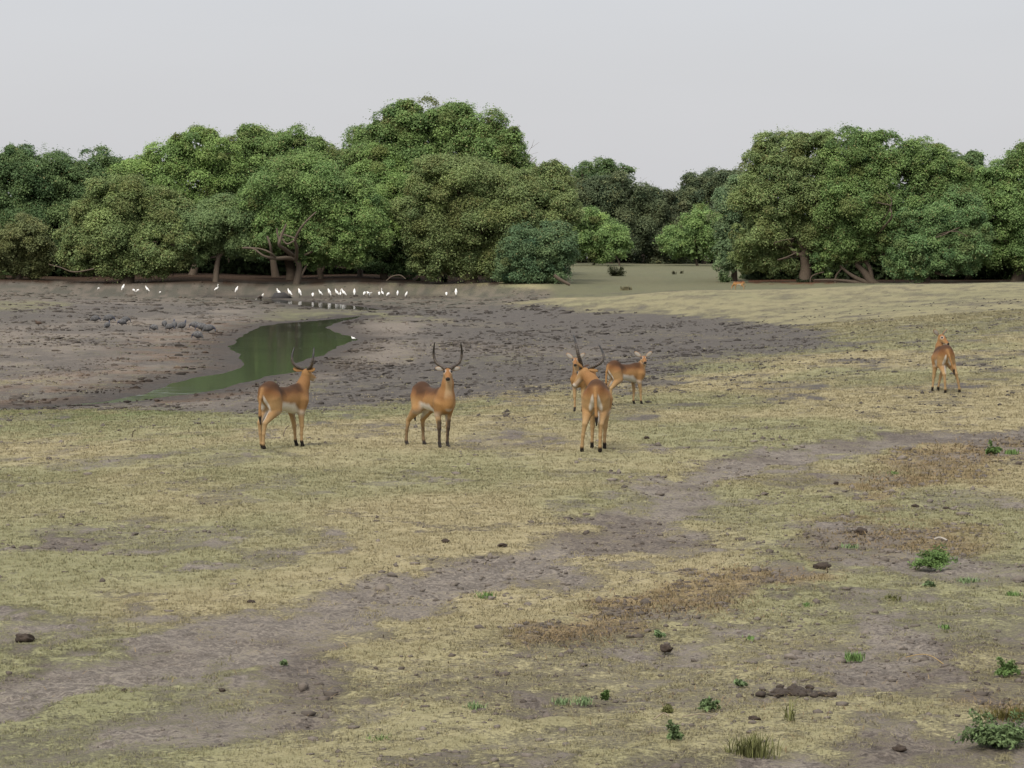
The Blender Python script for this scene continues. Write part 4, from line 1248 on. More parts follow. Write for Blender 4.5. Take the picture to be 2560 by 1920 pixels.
def bird_root(name, loc, rz, sc):
    r = empty(name, loc, R(rz)); r.scale = (sc,) * 3
    return r
def seg(name, mat, parent, pts, rad, sides=6):
    v, q = tubes([(pts, rad)], sides)
    return link(name, mesh_from(name, v, quads=q, smooth=True), mat, parent)

def egret_proto(pose):
    S = Skin()
    w = W_EG
    hb = .30
    if pose == 'tall':          # neck stretched up in an S
        S.chain([(-.20, 0, hb + .04), (.0, 0, hb + .17), (.10, 0, hb + .24)], [.035, .095, .06], w, .05)
        S.chain([(.10, 0, hb + .24), (.17, 0, hb + .32), (.13, 0, hb + .44), (.15, 0, hb + .54)], [.05, .032, .026, .026], w, .03)
        hd = (.17, 0, hb + .57)
    elif pose == 'hunched':     # neck drawn in, body upright
        S.chain([(-.15, 0, hb - .06), (-.03, 0, hb + .16), (.05, 0, hb + .34)], [.04, .105, .075], w, .06)
        S.chain([(.05, 0, hb + .34), (.08, 0, hb + .42)], [.05, .035], w, .04)
        hd = (.09, 0, hb + .44)
    elif pose == 'lean':        # body slanting, tail low, head tucked
        S.chain([(-.22, 0, hb - .02), (-.02, 0, hb + .15), (.12, 0, hb + .33)], [.03, .10, .06], w, .06)
        S.chain([(.12, 0, hb + .33), (.14, 0, hb + .42)], [.04, .03], w, .03)
        hd = (.15, 0, hb + .44)
    elif pose == 'stoop':       # preening, head down in the breast
        S.chain([(-.14, 0, hb - .03), (.0, 0, hb + .12), (.09, 0, hb + .20)], [.05, .115, .08], w, .06)
        S.chain([(.09, 0, hb + .20), (.16, 0, hb + .20), (.15, 0, hb + .10)], [.05, .035, .028], w, .04)
        hd = (.14, 0, hb + .07)
    else:                       # wing half opened
        S.chain([(-.14, 0, hb - .02), (.0, 0, hb + .14), (.09, 0, hb + .24)], [.05, .11, .07], w, .06)
        S.ell((-.12, -.14, hb + .13), (.22, .10, .045), w, .05, Matrix.Rotation(R(35), 3, 'Y') @ Matrix.Rotation(R(20), 3, 'Z'))
        S.ell((-.10, .14, hb + .15), (.20, .10, .045), w, .05, Matrix.Rotation(R(25), 3, 'Y') @ Matrix.Rotation(R(-20), 3, 'Z'))
        S.chain([(.09, 0, hb + .24), (.15, 0, hb + .30)], [.05, .03], w, .03)
        hd = (.17, 0, hb + .31)
    S.ell(hd, (.05, .03, .032), w, .02)
    V, Q, col = S.build(.014)
    me = mesh_from('body', V, quads=Q, smooth=True); set_col(me, 'col', np.hstack([col, np.ones((len(col), 1))]))
    root = bird_root('egret', (0, 0, 0), 0, 1)
    link('body', me, FEATHER, root)
    bd = (.14, 0, -.02) if pose != 'stoop' else (.02, 0, -.12)
    h = np.array(hd)
    seg('bill', BILL, root, [h + np.array(bd) * .2, h + np.array(bd)], [.012, .003], 5)
    for s in (-1, 1):
        seg('leg', SHANK, root, [(.0, s * .035, hb + .08), (-.015, s * .035, hb * .55), (.0, s * .035, -.03)], [.014, .010, .009], 5)
    return root

def place_copy(proto, used, px, py, rz, sc, label, cat, group):
    p = ground_at(px, py, 40, 320)
    o = proto if not used else copy_tree(proto)
    o.location = p; o.rotation_euler = (0, 0, R(rz)); o.scale = (sc,) * 3
    tag(o, label, cat, group)
    return o

def build_egrets():
    protos = {k: egret_proto(k) for k in ('tall', 'hunched', 'lean', 'stoop', 'wing')}
    used = set()
    G = 'white egrets along the far shore'
    rows = [  # x, foot y, pose, heading, scale, label
        (246, 727, 'stoop', 0, .55, 'white egret crouched low, first from the left on the far shore'),
        (308, 731, 'hunched', 20, 1.0, 'hunched white egret standing upright left of the crouching pair'),
        (335, 734, 'stoop', 170, .75, 'white egret crouching with its back to its close neighbour'),
        (344, 734, 'stoop', 10, .72, 'white egret crouching close at the right of another crouching one'),
        (368, 735, 'lean', 165, .98, 'white egret leaning left, alone right of the crouching pair'),
        (400, 736, 'stoop', 0, .50, 'low white egret resting on the mud, well left of the tall-necked one'),
        (541, 734, 'tall', 15, .98, 'white egret with its neck stretched up in an S, below the bare leaning trunk'),
        (592, 736, 'hunched', 10, 1.0, 'white egret alone between the tall-necked egret and the dark eagle'),
        (697, 745, 'lean', 165, 1.10, 'white egret leaning in front of the dark mud mound'),
        (724, 746, 'lean', 150, 1.12, 'white egret first to the right of the dark mud mound'),
        (749, 745, 'hunched', 150, 1.10, 'white egret with its neck showing, second to the right of the mud mound'),
        (782, 747, 'stoop', 90, .90, 'headless-looking preening egret, third to the right of the mud mound'),
        (801, 744, 'lean', 175, .92, 'strongly slanting white egret right of the headless-looking preening one'),
        (823, 745, 'hunched', 160, 1.08, 'upright plump egret between the slanting one and the tight trio'),
        (842, 744, 'lean', 150, 1.0, 'left bird of the tight trio of white egrets'),
        (851, 745, 'tall', 90, .85, 'middle bird of the tight trio of white egrets, neck raised'),
        (859, 746, 'lean', 165, 1.10, 'right and largest bird of the tight trio of white egrets'),
        (886, 743, 'hunched', 90, 1.0, 'round-backed white egret alone just right of the tight trio'),
        (911, 743, 'stoop', 60, .88, 'small egret close to the left of the wing-spreading one'),
        (921, 745, 'wing', 150, .92, 'white egret with its wings half spread'),
        (948, 743, 'stoop', 90, .86, 'bowed white egret tucked against the left of a taller one'),
        (956, 744, 'tall', 120, .92, 'tall white egret, neck straight up, right of the wing-spreading one'),
        (970, 745, 'stoop', 20, .85, 'bowed white egret just right of the straight-necked tall one'),
        (994, 743, 'hunched', 80, .80, 'slim white egret between two bowed birds towards the right of the row'),
        (1016, 746, 'hunched', 10, .78, 'small white egret that ends the long row before the gap'),
        (1116, 744, 'stoop', 90, .86, 'round ball-shaped white egret beyond the gap in the row'),
        (1140, 743, 'hunched', 90, 1.02, 'slender upright white egret, last on the right')]
    for x, y, pose, rz, sc, lab in rows:
        place_copy(protos[pose], pose in used, x, y, rz, sc, lab, 'egret', G)
        used.add(pose)
build_egrets()

def build_eagle():
    S = Skin()
    dk = C(.030, .022, .018); wh = C(.75, .73, .68)
    def bc(p, t): return lerp(np.broadcast_to(dk, (len(p), 3)), wh, sstep(.12, .17, p[:, 0]) * sstep(.30, .36, p[:, 2]))
    S.chain([(-.22, 0, .20), (-.02, 0, .26), (.12, 0, .36)], [.05, .14, .10], bc, .06)
    S.chain([(-.20, 0, .20), (-.42, 0, .14)], [.05, .035], bc, .05)
    S.chain([(-.36, 0, .12), (-.46, 0, .08)], [.035, .02], wh, .02)
    S.chain([(.12, 0, .36), (.20, 0, .50)], [.09, .062], wh, .05)
    S.ell((.23, 0, .53), (.07, .052, .052), wh, .03)
    for s in (-1, 1): S.chain([(.02, s * .06, .2), (.03, s * .06, .02)], [.05, .03], dk, .02)
    V, Q, col = S.build(.016)
    me = mesh_from('body', V, quads=Q, smooth=True); set_col(me, 'col', np.hstack([col, np.ones((len(col), 1))]))
    p = ground_at(652, 750, 60, 320)
    r = bird_root('eagle', p, 12, .95)
    tag(r, 'dark brown eagle with a white head standing on the mud', 'eagle')
    link('body', me, FEATHER, r)
    seg('beak', BILL, r, [(.29, 0, .53), (.345, 0, .51), (.35, 0, .48)], [.022, .014, .004], 5)
build_eagle()

def guinea_proto(feeding):
    S = Skin()
    base = C(.078, .078, .080)
    def gc(p, t):
        sp = fbm(p[:, 0] * 60, p[:, 2] * 60 + p[:, 1] * 40, 2, 9)
        return lerp(np.broadcast_to(base, (len(p), 3)), C(.20, .20, .20), sstep(.62, .75, sp))
    S.ell((0, 0, .215), (.205, .145, .150), gc, .05, Matrix.Rotation(R(-10), 3, 'Y'))
    S.chain([(-.12, 0, .22), (-.25, 0, .10)], [.10, .035], gc, .06)
    if feeding:
        S.chain([(.14, 0, .24), (.24, 0, .20), (.28, 0, .13)], [.07, .035, .024], C(.05, .055, .08), .04)
        hd = (.29, 0, .10)
    else:
        S.chain([(.13, 0, .28), (.19, 0, .38), (.20, 0, .45)], [.07, .032, .024], C(.05, .055, .08), .04)
        hd = (.215, 0, .47)
    S.ell(hd, (.036, .024, .028), C(.10, .14, .22), .015)
    S.ell((hd[0] - .005, 0, hd[2] + .035), (.012, .01, .026), C(.30, .20, .10), .01)
    V, Q, col = S.build(.014)
    me = mesh_from('body', V, quads=Q, smooth=True); set_col(me, 'col', np.hstack([col, np.ones((len(col), 1))]))
    root = bird_root('guineafowl', (0, 0, 0), 0, 1)
    link('body', me, FEATHER, root)
    seg('beak', BILL, root, [np.array(hd) + (.03, 0, 0), np.array(hd) + (.06, 0, -.012)], [.010, .003], 5)
    for s in (-1, 1):
        seg('leg', SHANK, root, [(.0, s * .05, .2), (-.01, s * .05, .09), (.01, s * .05, -.02)], [.022, .011, .010], 5)
    return root

def build_guineafowl():
    pf = {0: guinea_proto(False), 1: guinea_proto(True)}
    used = set()
    G = 'guineafowl feeding on the mud left of the pond'
    rows = [
        (238, 806, 1, 20, 1.0, 'grey guineafowl feeding, leftmost of the flock on the mud'),
        (272, 806, 1, 5, 1.15, 'long-bodied guineafowl feeding behind the leftmost pair'),
        (268, 822, 0, 60, .85, 'narrow guineafowl standing in front of the long-bodied feeding one'),
        (305, 815, 1, 215, .95, 'guineafowl feeding left, overlapped by its close neighbour'),
        (314, 808, 1, 30, .95, 'guineafowl just behind and right of the one it overlaps'),
        (385, 828, 1, 150, .90, 'small dark guineafowl alone in the middle of the flock'),
        (411, 818, 1, 100, .92, 'guineafowl seen from the front, left in the tight middle group'),
        (424, 826, 1, 20, .88, 'low guineafowl nearest the water side of the tight middle group'),
        (436, 822, 0, 100, 1.0, 'tall upright guineafowl in the tight middle group'),
        (455, 824, 0, 35, 1.0, 'guineafowl with its head raised, right end of the middle group'),
        (488, 823, 1, 170, 1.05, 'guineafowl feeding, left in the overlapping row of three'),
        (504, 828, 1, 175, 1.10, 'guineafowl feeding, middle of the overlapping row of three'),
        (522, 832, 1, 5, 1.10, 'guineafowl feeding, right in the overlapping row of three'),
        (494, 849, 1, 160, 1.0, 'guineafowl feeding apart, closest to the pond')]
    for x, y, f, rz, sc, lab in rows:
        place_copy(pf[f], f in used, x, y, rz, sc, lab, 'guineafowl', G)
        used.add(f)
    # a small white wader at the water's edge and a small brown bird on the mud
    S = Skin(); S.ell((0, 0, .16), (.13, .07, .075), W_EG, .03); S.chain([(.08, 0, .18), (.13, 0, .27)], [.04, .03], W_EG, .03)
    S.chain([(-.10, 0, .16), (-.18, 0, .13)], [.04, .015], W_EG, .03)
    V, Q, col = S.build(.014)
    me = mesh_from('body', V, quads=Q, smooth=True); set_col(me, 'col', np.hstack([col, np.ones((len(col), 1))]))
    x, y = (883 - CX) * (H + .5) * F / (850 - YH) / F, (H + .5) * F / (850 - YH)
    r = bird_root('wading_bird', (x, y, WATER_Z - .02), 150, .6)
    tag(r, 'small white wading bird at the right-hand tip of the pond', 'bird')
    link('body', me, FEATHER, r); seg('bill', BILL, r, [(.15, 0, .28), (.21, 0, .27)], [.01, .004], 5)
    for s in (-1, 1): seg('leg', SHANK, r, [(0, s * .03, .12), (0, s * .03, -.05)], [.010, .008], 5)
    S = Skin(); br = C(.085, .060, .045); S.ell((0, 0, .15), (.13, .08, .085), br, .03); S.chain([(.08, 0, .18), (.13, 0, .25)], [.05, .035], br, .03)
    S.chain([(-.10, 0, .14), (-.19, 0, .10)], [.04, .015], br, .03)
    V, Q, col = S.build(.014)
    me = mesh_from('body', V, quads=Q, smooth=True); set_col(me, 'col', np.hstack([col, np.ones((len(col), 1))]))
    r = bird_root('shore_bird', ground_at(96, 815, 60, 300), 200, 1.0)
    tag(r, 'small brown bird standing on the mud far to the left of the guineafowl', 'bird')
    link('body', me, FEATHER, r); seg('bill', SHANK, r, [(.15, 0, .26), (.19, 0, .25)], [.01, .004], 5)
    for s in (-1, 1): seg('leg', SHANK, r, [(0, s * .03, .1), (0, s * .03, -.03)], [.010, .008], 5)
build_guineafowl()

# ---------------------------------------------------------------- mounds, clods, weeds, grass
MUDDY = simple_mat('dark_mud', (.040, .038, .038), .8, .35, 6.0, .6)
CLOD = simple_mat('dry_clod', (.055, .044, .036), .95, .45, 14.0, .8)
DUNG = simple_mat('dung', (.055, .042, .033), .95, .4, 25.0, .8)

def ico(sub=2):
    import bmesh
    bm = bmesh.new(); bmesh.ops.create_icosphere(bm, subdivisions=sub, radius=1.0)
    v = np.array([x.co[:] for x in bm.verts]); f = np.array([[y.index for y in x.verts] for x in bm.faces]); bm.free()
    return v, f
I1, I2, I3 = ico(1), ico(2), ico(3)

def lump(seed, r, rough=.35, base=I3):
    v, f = base
    n = fbm(v[:, 0] * 1.7 + seed * 3.1, v[:, 2] * 1.7 + v[:, 1] * 1.3, 4, seed)
    n2 = fbm(v[:, 0] * 4 + seed, v[:, 1] * 4 + v[:, 2] * 3, 3, seed + 50)
    return v * (1 + rough * (2 * n - 1) + rough * .5 * (2 * n2 - 1))[:, None] * np.asarray(r, float), f

def build_lumps():
    p = ground_at(700, 746, 100, 320)
    v, f = lump(3, (.85, .5, .50), .25)
    o = link('mud_mound', mesh_from('mud_mound', v, tris=f, smooth=True), MUDDY, None, p + Vector((0, .4, .05)))
    tag(o, 'dark wet grey mound rising from the shallow water behind a white egret', 'mound')
    G = 'dung lumps lying on the grass'
    rows = [(2090, 1210, .085, 'dark rounded dung ball alone beside the vehicle track, highest up the slope'),
            (1256, 1366, .10, 'dark dung lump on the grass above the middle of the track'),
            (1114, 1355, .09, 'smaller dung lump left of another on the grass above the track'),
            (62, 1602, .15, 'largest crumbly dark dung heap at the left edge of the grass'),
            (628, 1510, .08, 'dung lump casting a dark spot low on the left grass'),
            (2286, 1268, .09, 'grey dung lump among dry straw on the right'),
            (2366, 1272, .07, 'dung ball to the right of the grey lump among dry straw'),
            (1885, 1804, .085, 'dark dung lump near the bottom, between two weeds'),
            (2248, 1876, .075, 'grey stone-like lump left of the large bottom weed'),
            (556, 1728, .055, 'dark dung lump on the bare soil at the lower left'),
            (2052, 1420, .15, 'dark clod heaped on the straw bank left of the feathery weed'),
            (2150, 1333, .13, 'dark clod among the dry straw above the feathery weed'),
            (1616, 1097, .10, 'broken dung pile on the grass right of the largest antelope'),
            (1664, 1625, .10, 'dark clod in the bare soil below the middle of the straw bank'),
            (310, 1729, .05, 'small dark dung lump on the bare soil, left of its neighbour'),
            (790, 1250, .05, 'tiny dark dung ball on the open grass below the antelopes')]
    for i, (x, y, r, lab) in enumerate(rows):
        r *= .44
        v, f = lump(20 + i, (r * 1.2, r * 1.0, r * .62), .60, I3)
        o = link('dung', mesh_from('dung', v, tris=f, smooth=True), DUNG, None, ground_at(x, y) + Vector((0, 0, r * .28)))
        o.rotation_euler = (0, 0, random.uniform(0, 6))
        tag(o, lab, 'dung', G)
    # dug-out hollow with a dark rim of earth
    p = ground_at(1995, 1735)
    v, f = lump(59, (.20, .13, .014), .5, I3)
    vv = [v]; ff = [f]; b = len(v)
    for i in range(60):
        a = rng.uniform(0, 6.28); rr = abs(rng.normal(0, .11))
        v, f = lump(60 + i, np.array([.024, .024, .017]) * rng.uniform(.4, 1.7), .6, I2)
        vv.append(v + np.array([math.cos(a) * rr, math.sin(a) * rr * 1.0, .01])); ff.append(f + b); b += len(v)
    o = link('earth_heap', mesh_from('earth_heap', np.concatenate(vv), tris=np.concatenate(ff), smooth=True), CLOD, None, p)
    tag(o, 'heap of dark freshly dug earth in the bare soil at the lower right', 'earth heap')
    # bleached stick and dry stems
    def stick(label, pts, r, mat, name='dry_stick'):
        pw = [ground_at(x, y) + Vector((0, 0, r + dz)) for x, y, dz in pts]
        o0 = pw[0].copy()
        v, q = tubes([([np.array(p - o0) for p in pw], [r] * len(pw))], 6)
        o = link(name, mesh_from(name, v, quads=q, smooth=True), mat, None, o0)
        tag(o, label, 'stick')
    stick('bleached pale bone-like stick lying above the feathery weed', [(2333, 1352, 0), (2350, 1351, .02), (2368, 1354, 0)], .011, simple_mat('bleached', (.34, .31, .27), .8, .15, 12))
    straw_m = simple_mat('straw_stem', (.34, .24, .11), .8, .2, 12)
    stick('long pale dry stem lying across the soil on the right', [(2264, 1645, 0), (2300, 1647, .03), (2330, 1652, .03), (2362, 1664, 0)], .0035, straw_m)
    stick('arched pale root lying at the left foot of the yellowish weed', [(1634, 1801, 0), (1658, 1796, .03), (1672, 1799, .02)], .004, simple_mat('pale_root', (.27, .22, .16), .8, .15, 12))
    stick('pale root lying to the right of the yellowish weed', [(1706, 1797, .01), (1750, 1794, .02), (1790, 1793, 0)], .0035, simple_mat('pale_root', (.27, .22, .16), .8, .15, 12))
    stick('curved dark twig standing up between the legs of the left antelope', [(708, 1092, 0), (714, 1090, .12), (723, 1090, .17)], .007, BARK)
    stick('short dark stump of a stem in the grass at the far left', [(330, 1095, 0), (333, 1095, .10), (340, 1095, .13)], .009, BARK)

    # loose clods, uncountable: many over the bare soil and mud
    n = 110000
    D = np.exp(rng.uniform(math.log(15), math.log(150), n)); px = rng.uniform(-250, 2810, n)
    X = (px - CX) * D / F; Y = D
    sd = pool_sd(X, Y); Z = terrain(X, Y, sd)
    soil, grass, cov, tr, straw, mud = cover(X, Y, Z, sd)
    patch = fbm(X * .45, Y * .25, 3, 201)
    pr = np.clip((1 - cov) * .55 * sstep(.42, .64, patch) + .006 + .5 * straw * sstep(.4, .6, patch), 0, 1) * (1 - .55 * tr)
    ok = (rng.random(n) < pr) & (sd > .6)
    X, Y, Z, D, soil, cov, tr, mud = X[ok], Y[ok], Z[ok], D[ok], soil[ok], cov[ok], tr[ok], mud[ok]
    Z = Z + micro(X, Y, cov, tr, mud)
    n = len(X)
    v0, f0 = I1
    size = np.exp(rng.normal(-4.30, .50, n)) * np.clip(D / 30, .7, 3.2) ** .6
    size = np.minimum(size, .050)
    v = v0[None] * (1 + .38 * rng.normal(size=(n, len(v0), 1)).clip(-1.3, 1.3))
    asp = np.stack([rng.uniform(.8, 1.7, n), rng.uniform(.7, 1.4, n), rng.uniform(.5, 1.0, n)], 1)
    v = v * asp[:, None] * size[:, None, None]
    v = v + np.stack([X, Y, Z + size * .12], 1)[:, None]
    f = (f0[None] + (np.arange(n) * len(v0))[:, None, None]).reshape(-1, 3)
    me = mesh_from('clods', v.reshape(-1, 3), tris=f, smooth=False)
    c = soil * rng.uniform(.55, 1.0, (n, 1))
    set_col(me, 'col', np.repeat(np.hstack([c, np.ones((n, 1))]), len(v0), 0))
    o = link('clods', me, attr_mat('clod_earth', 'col', .95, .1, .3, 40.0))
    tag(o, 'loose dry earth clods scattered over the soil', 'clods', kind='stuff')
build_lumps()

def build_far_clods():
    n = 36000
    D = np.exp(rng.uniform(math.log(62), math.log(290), n)); px = rng.uniform(-250, 2300, n)
    X = (px - CX) * D / F; Y = D
    sd = pool_sd(X, Y); Z = terrain(X, Y, sd)
    soil, grass, cov, tr, straw, mud = cover(X, Y, Z, sd)
    pt = fbm(X * .5, Y * .2, 4, 211)
    ok = (rng.random(n) < (mud > .35) * (.04 + .9 * sstep(.50, .68, pt)) * (1 - .6 * cov)) & (sd > .5) & ((Y < 262) | (rng.random(n) < .35))
    X, Y, Z, D, soil, cov, tr, mud = X[ok], Y[ok], Z[ok], D[ok], soil[ok], cov[ok], tr[ok], mud[ok]
    Z = Z + micro(X, Y, cov, tr, mud)
    n = len(X); v0, f0 = I1
    size = np.exp(rng.normal(-3.2, .5, n)).clip(.015, .11) * np.clip(D / 110, .8, 1.7)
    v = v0[None] * (1 + .38 * rng.normal(size=(n, len(v0), 1)).clip(-1.3, 1.3))
    asp = np.stack([rng.uniform(.9, 2.2, n), rng.uniform(.8, 1.6, n), rng.uniform(.4, .8, n)], 1)
    v = v * asp[:, None] * size[:, None, None] + np.stack([X, Y, Z + size * .05], 1)[:, None]
    f = (f0[None] + (np.arange(n) * len(v0))[:, None, None]).reshape(-1, 3)
    me = mesh_from('mud_clods', v.reshape(-1, 3), tris=f)
    set_col(me, 'col', np.repeat(np.hstack([soil * rng.uniform(.45, .95, (n, 1)), np.ones((n, 1))]), len(v0), 0))
    o = link('mud_clods', me, attr_mat('mud_earth', 'col', .95, .1, .3, 20.0))
    tag(o, 'trampled clods of drying mud round the pond', 'clods', kind='stuff')
build_far_clods()

BLADE = attr_mat('weed_leaf', 'col', rough=.7, spec=.2, var=.12, scale=9.0, transl=.42)
soften_normals(BLADE, .8)
TURF = attr_mat('grass_blade', 'col', rough=.8, spec=.1, var=.10, scale=9.0, transl=.25)
soften_normals(TURF, .25)
def blades(pos, hgt, wid, lean, col, curve=.5, simple=False):
    """tapered two-piece blades: 5 vertices, quad + triangle kept as two quads (tip doubled)"""
    n = len(pos)
    a = rng.uniform(0, 2 * np.pi, n)
    dirv = np.stack([np.cos(a), np.sin(a), np.zeros(n)], 1)
    side = np.stack([-np.sin(a), np.cos(a), np.zeros(n)], 1)
    up = np.array([0, 0, 1.0])
    h = hgt[:, None]; w = wid[:, None] * .5; l = lean[:, None]
    mid = pos + up * h * .6 + dirv * h * l * .35
    tip = pos + up * h * (1 - curve * .3 * l) + dirv * h * l
    if simple:
        V = np.stack([pos - side * w, pos + side * w, tip + side * w * .25, tip - side * w * .25], 1)
        return V.reshape(-1, 3), np.arange(4 * n).reshape(n, 4), np.repeat(np.hstack([col, np.ones((n, 1))]), 4, 0)
    V = np.stack([pos - side * w, pos + side * w, mid + side * w * .8, mid - side * w * .8, tip + side * w * .12, tip - side * w * .12], 1)
    q = np.array([[0, 1, 2, 3], [3, 2, 4, 5]])
    Q = (q[None] + (np.arange(n) * 6)[:, None, None]).reshape(-1, 4)
    cc = np.repeat(np.hstack([col, np.ones((n, 1))]), 6, 0)
    return V.reshape(-1, 3), Q, cc

def build_grass():
    Vs, Qs, Cs = [], [], []; base = 0
    for d0, d1, dens, per, hh, wk in ((14.5, 26, 330, 9, .021, .00024), (26, 42, 180, 9, .024, .00023), (42, 70, 80, 8, .028, .00023), (70, 125, 26, 7, .036, .00024)):
        half = .255
        n = int(half * (d1 ** 2 - d0 ** 2) * dens)
        D = np.sqrt(rng.uniform(d0 ** 2, d1 ** 2, n)); u = rng.uniform(-half, half, n)
        X = u * D; Y = D
        sd = pool_sd(X, Y); Z = terrain(X, Y, sd)
        soil, grass, cov, tr, straw, mud = cover(X, Y, Z, sd)
        pt = fbm(X * 3.2, Y * 3.2, 4, 301)
        ok = (rng.random(n) < sstep(.16, .95, cov + 1.4 * (pt - .5))) & (sd > .4)
        X, Y, Z, D = X[ok], Y[ok], Z[ok], D[ok]
        grass, cov, tr, mud, straw = grass[ok], cov[ok], tr[ok], mud[ok], straw[ok]
        Z = Z + micro(X, Y, cov, tr, mud)
        n = len(X)
        k = np.repeat(np.arange(n), per)
        pos = np.stack([X, Y, Z - .004], 1)[k] + rng.normal(size=(len(k), 3)) * np.array([.022, .022, 0]) * np.clip(D[k, None] / 25, 1, 3)
        col = grass[k] * rng.uniform(.80, 1.25, (len(k), 1)) * 1.05
        dry = rng.random((len(k), 1)) < .14
        col = np.where(dry, C(.31, .265, .15) * rng.uniform(.75, 1.1, (len(k), 1)), col)
        v, q, c = blades(pos, hh * rng.uniform(.5, 1.35, len(k)) * (1 + .5 * straw[k]), np.maximum(.003, D[k] * wk), rng.uniform(.2, 1.8, len(k)), col, simple=True)
        Vs.append(v); Qs.append(q + base); Cs.append(c); base += len(v)
    me = mesh_from('grass', np.concatenate(Vs), quads=np.concatenate(Qs)); set_col(me, 'col', np.concatenate(Cs))
    o = link('grass', me, TURF)
    tag(o, 'short cropped dry grass covering the plain', 'grass', kind='stuff')
    # dry straw litter
    n = 2600
    pts = []
    for x, y, sx, sy, m in ((2420, 1140, 110, 28, 500), (2230, 1200, 110, 24, 400), (2200, 1340, 130, 40, 500), (1680, 1520, 170, 26, 600), (1900, 1450, 150, 30, 500), (1450, 1590, 110, 22, 400), (2520, 1775, 60, 26, 160), (2000, 1760, 400, 80, 200), (900, 1700, 600, 120, 160)):
        pts.append(np.stack([rng.normal(x, sx * .6, m), rng.normal(y, sy * .6, m)], 1))
    pts = np.concatenate(pts)
    D = H * F / (pts[:, 1] - YH)
    X = (pts[:, 0] - CX) * D / F
    Z = terrain(X, D)
    k = len(X); pos = np.stack([X, D, Z + .005], 1)
    col = C(.25, .185, .105) * rng.uniform(.5, 1.3, (k, 1))
    v, q, c = blades(pos, rng.uniform(.015, .05, k), np.maximum(.004, D * .00036), rng.uniform(.8, 4.0, k), col)
    me = mesh_from('dry_straw', v, quads=q); set_col(me, 'col', c)
    o = link('dry_straw', me, TURF)
    tag(o, 'golden brown dry straw littering the soil', 'straw', kind='stuff')
build_grass()

# ---------------------------------------------------------------- weeds and shrubs
def weed(label, x, y, wpx, hpx, kind, col, name='weed', group='green weeds in the foreground', cat='weed', n=None):
    p = ground_at(x, y)
    s = p.y / F
    W, Hh = wpx * s, hpx * s
    if kind == 'tuft':          # upright grassy blades
        n = n or 150
        r = rng.normal(size=(n, 2)) * np.array([W * .24, max(.05, W * .16)])
        pos = np.stack([r[:, 0], r[:, 1], np.zeros(n) - .01], 1)
        v, q, c = blades(pos, Hh * rng.uniform(.4, 1.1, n), np.full(n, max(.007, p.y * .0004)), rng.uniform(.1, .9, n), col * rng.uniform(.6, 1.45, (n, 1)))
    else:                       # branching sprays of small leaves
        n = n or 14
        Vs, Qs, Cs = [], [], []; b = 0
        for i in range(n):
            a = rng.uniform(0, 2 * np.pi); l = rng.uniform(.55, 1.05)
            el = rng.uniform(.10, 1.0) ** 1.3
            e = np.array([math.cos(a) * W * .5 * l * (1.15 - .5 * el), math.sin(a) * W * .45 * l * (1.15 - .5 * el), Hh * el * l])
            m = 90 if kind == 'feather' else (70 if n > 20 else 38)
            t = rng.uniform(.12, 1, m)
            pts = e[None] * t[:, None] + np.array([0, 0, .18 * Hh]) * (4 * t * (1 - t))[:, None] + rng.normal(size=(m, 3)) * np.array([.045, .045, .03]) * W
            pts[:, 2] = np.maximum(pts[:, 2], .0)
            vv, qq, cc = leaf_quads(pts, np.tile(e / np.linalg.norm(e), (m, 1)), (.034 if kind == 'feather' else .042) * np.clip(p.y / 24, .8, 2), np.broadcast_to(col, (m, 3)), aspect=.28 if kind == 'feather' else .5, colvar=.28)
            Vs.append(vv); Qs.append(qq + b); Cs.append(cc); b += len(vv)
        v, q, c = np.concatenate(Vs), np.concatenate(Qs), np.concatenate(Cs)
    me = mesh_from(name, v, quads=q); set_col(me, 'col', c)
    o = link(name, me, BLADE, None, p)
    tag(o, label, cat, group)
    return o
W_GRN = C(.165, .265, .085); W_DK = C(.190, .270, .120); W_BL = C(.220, .310, .150); W_YG = C(.190, .200, .075)
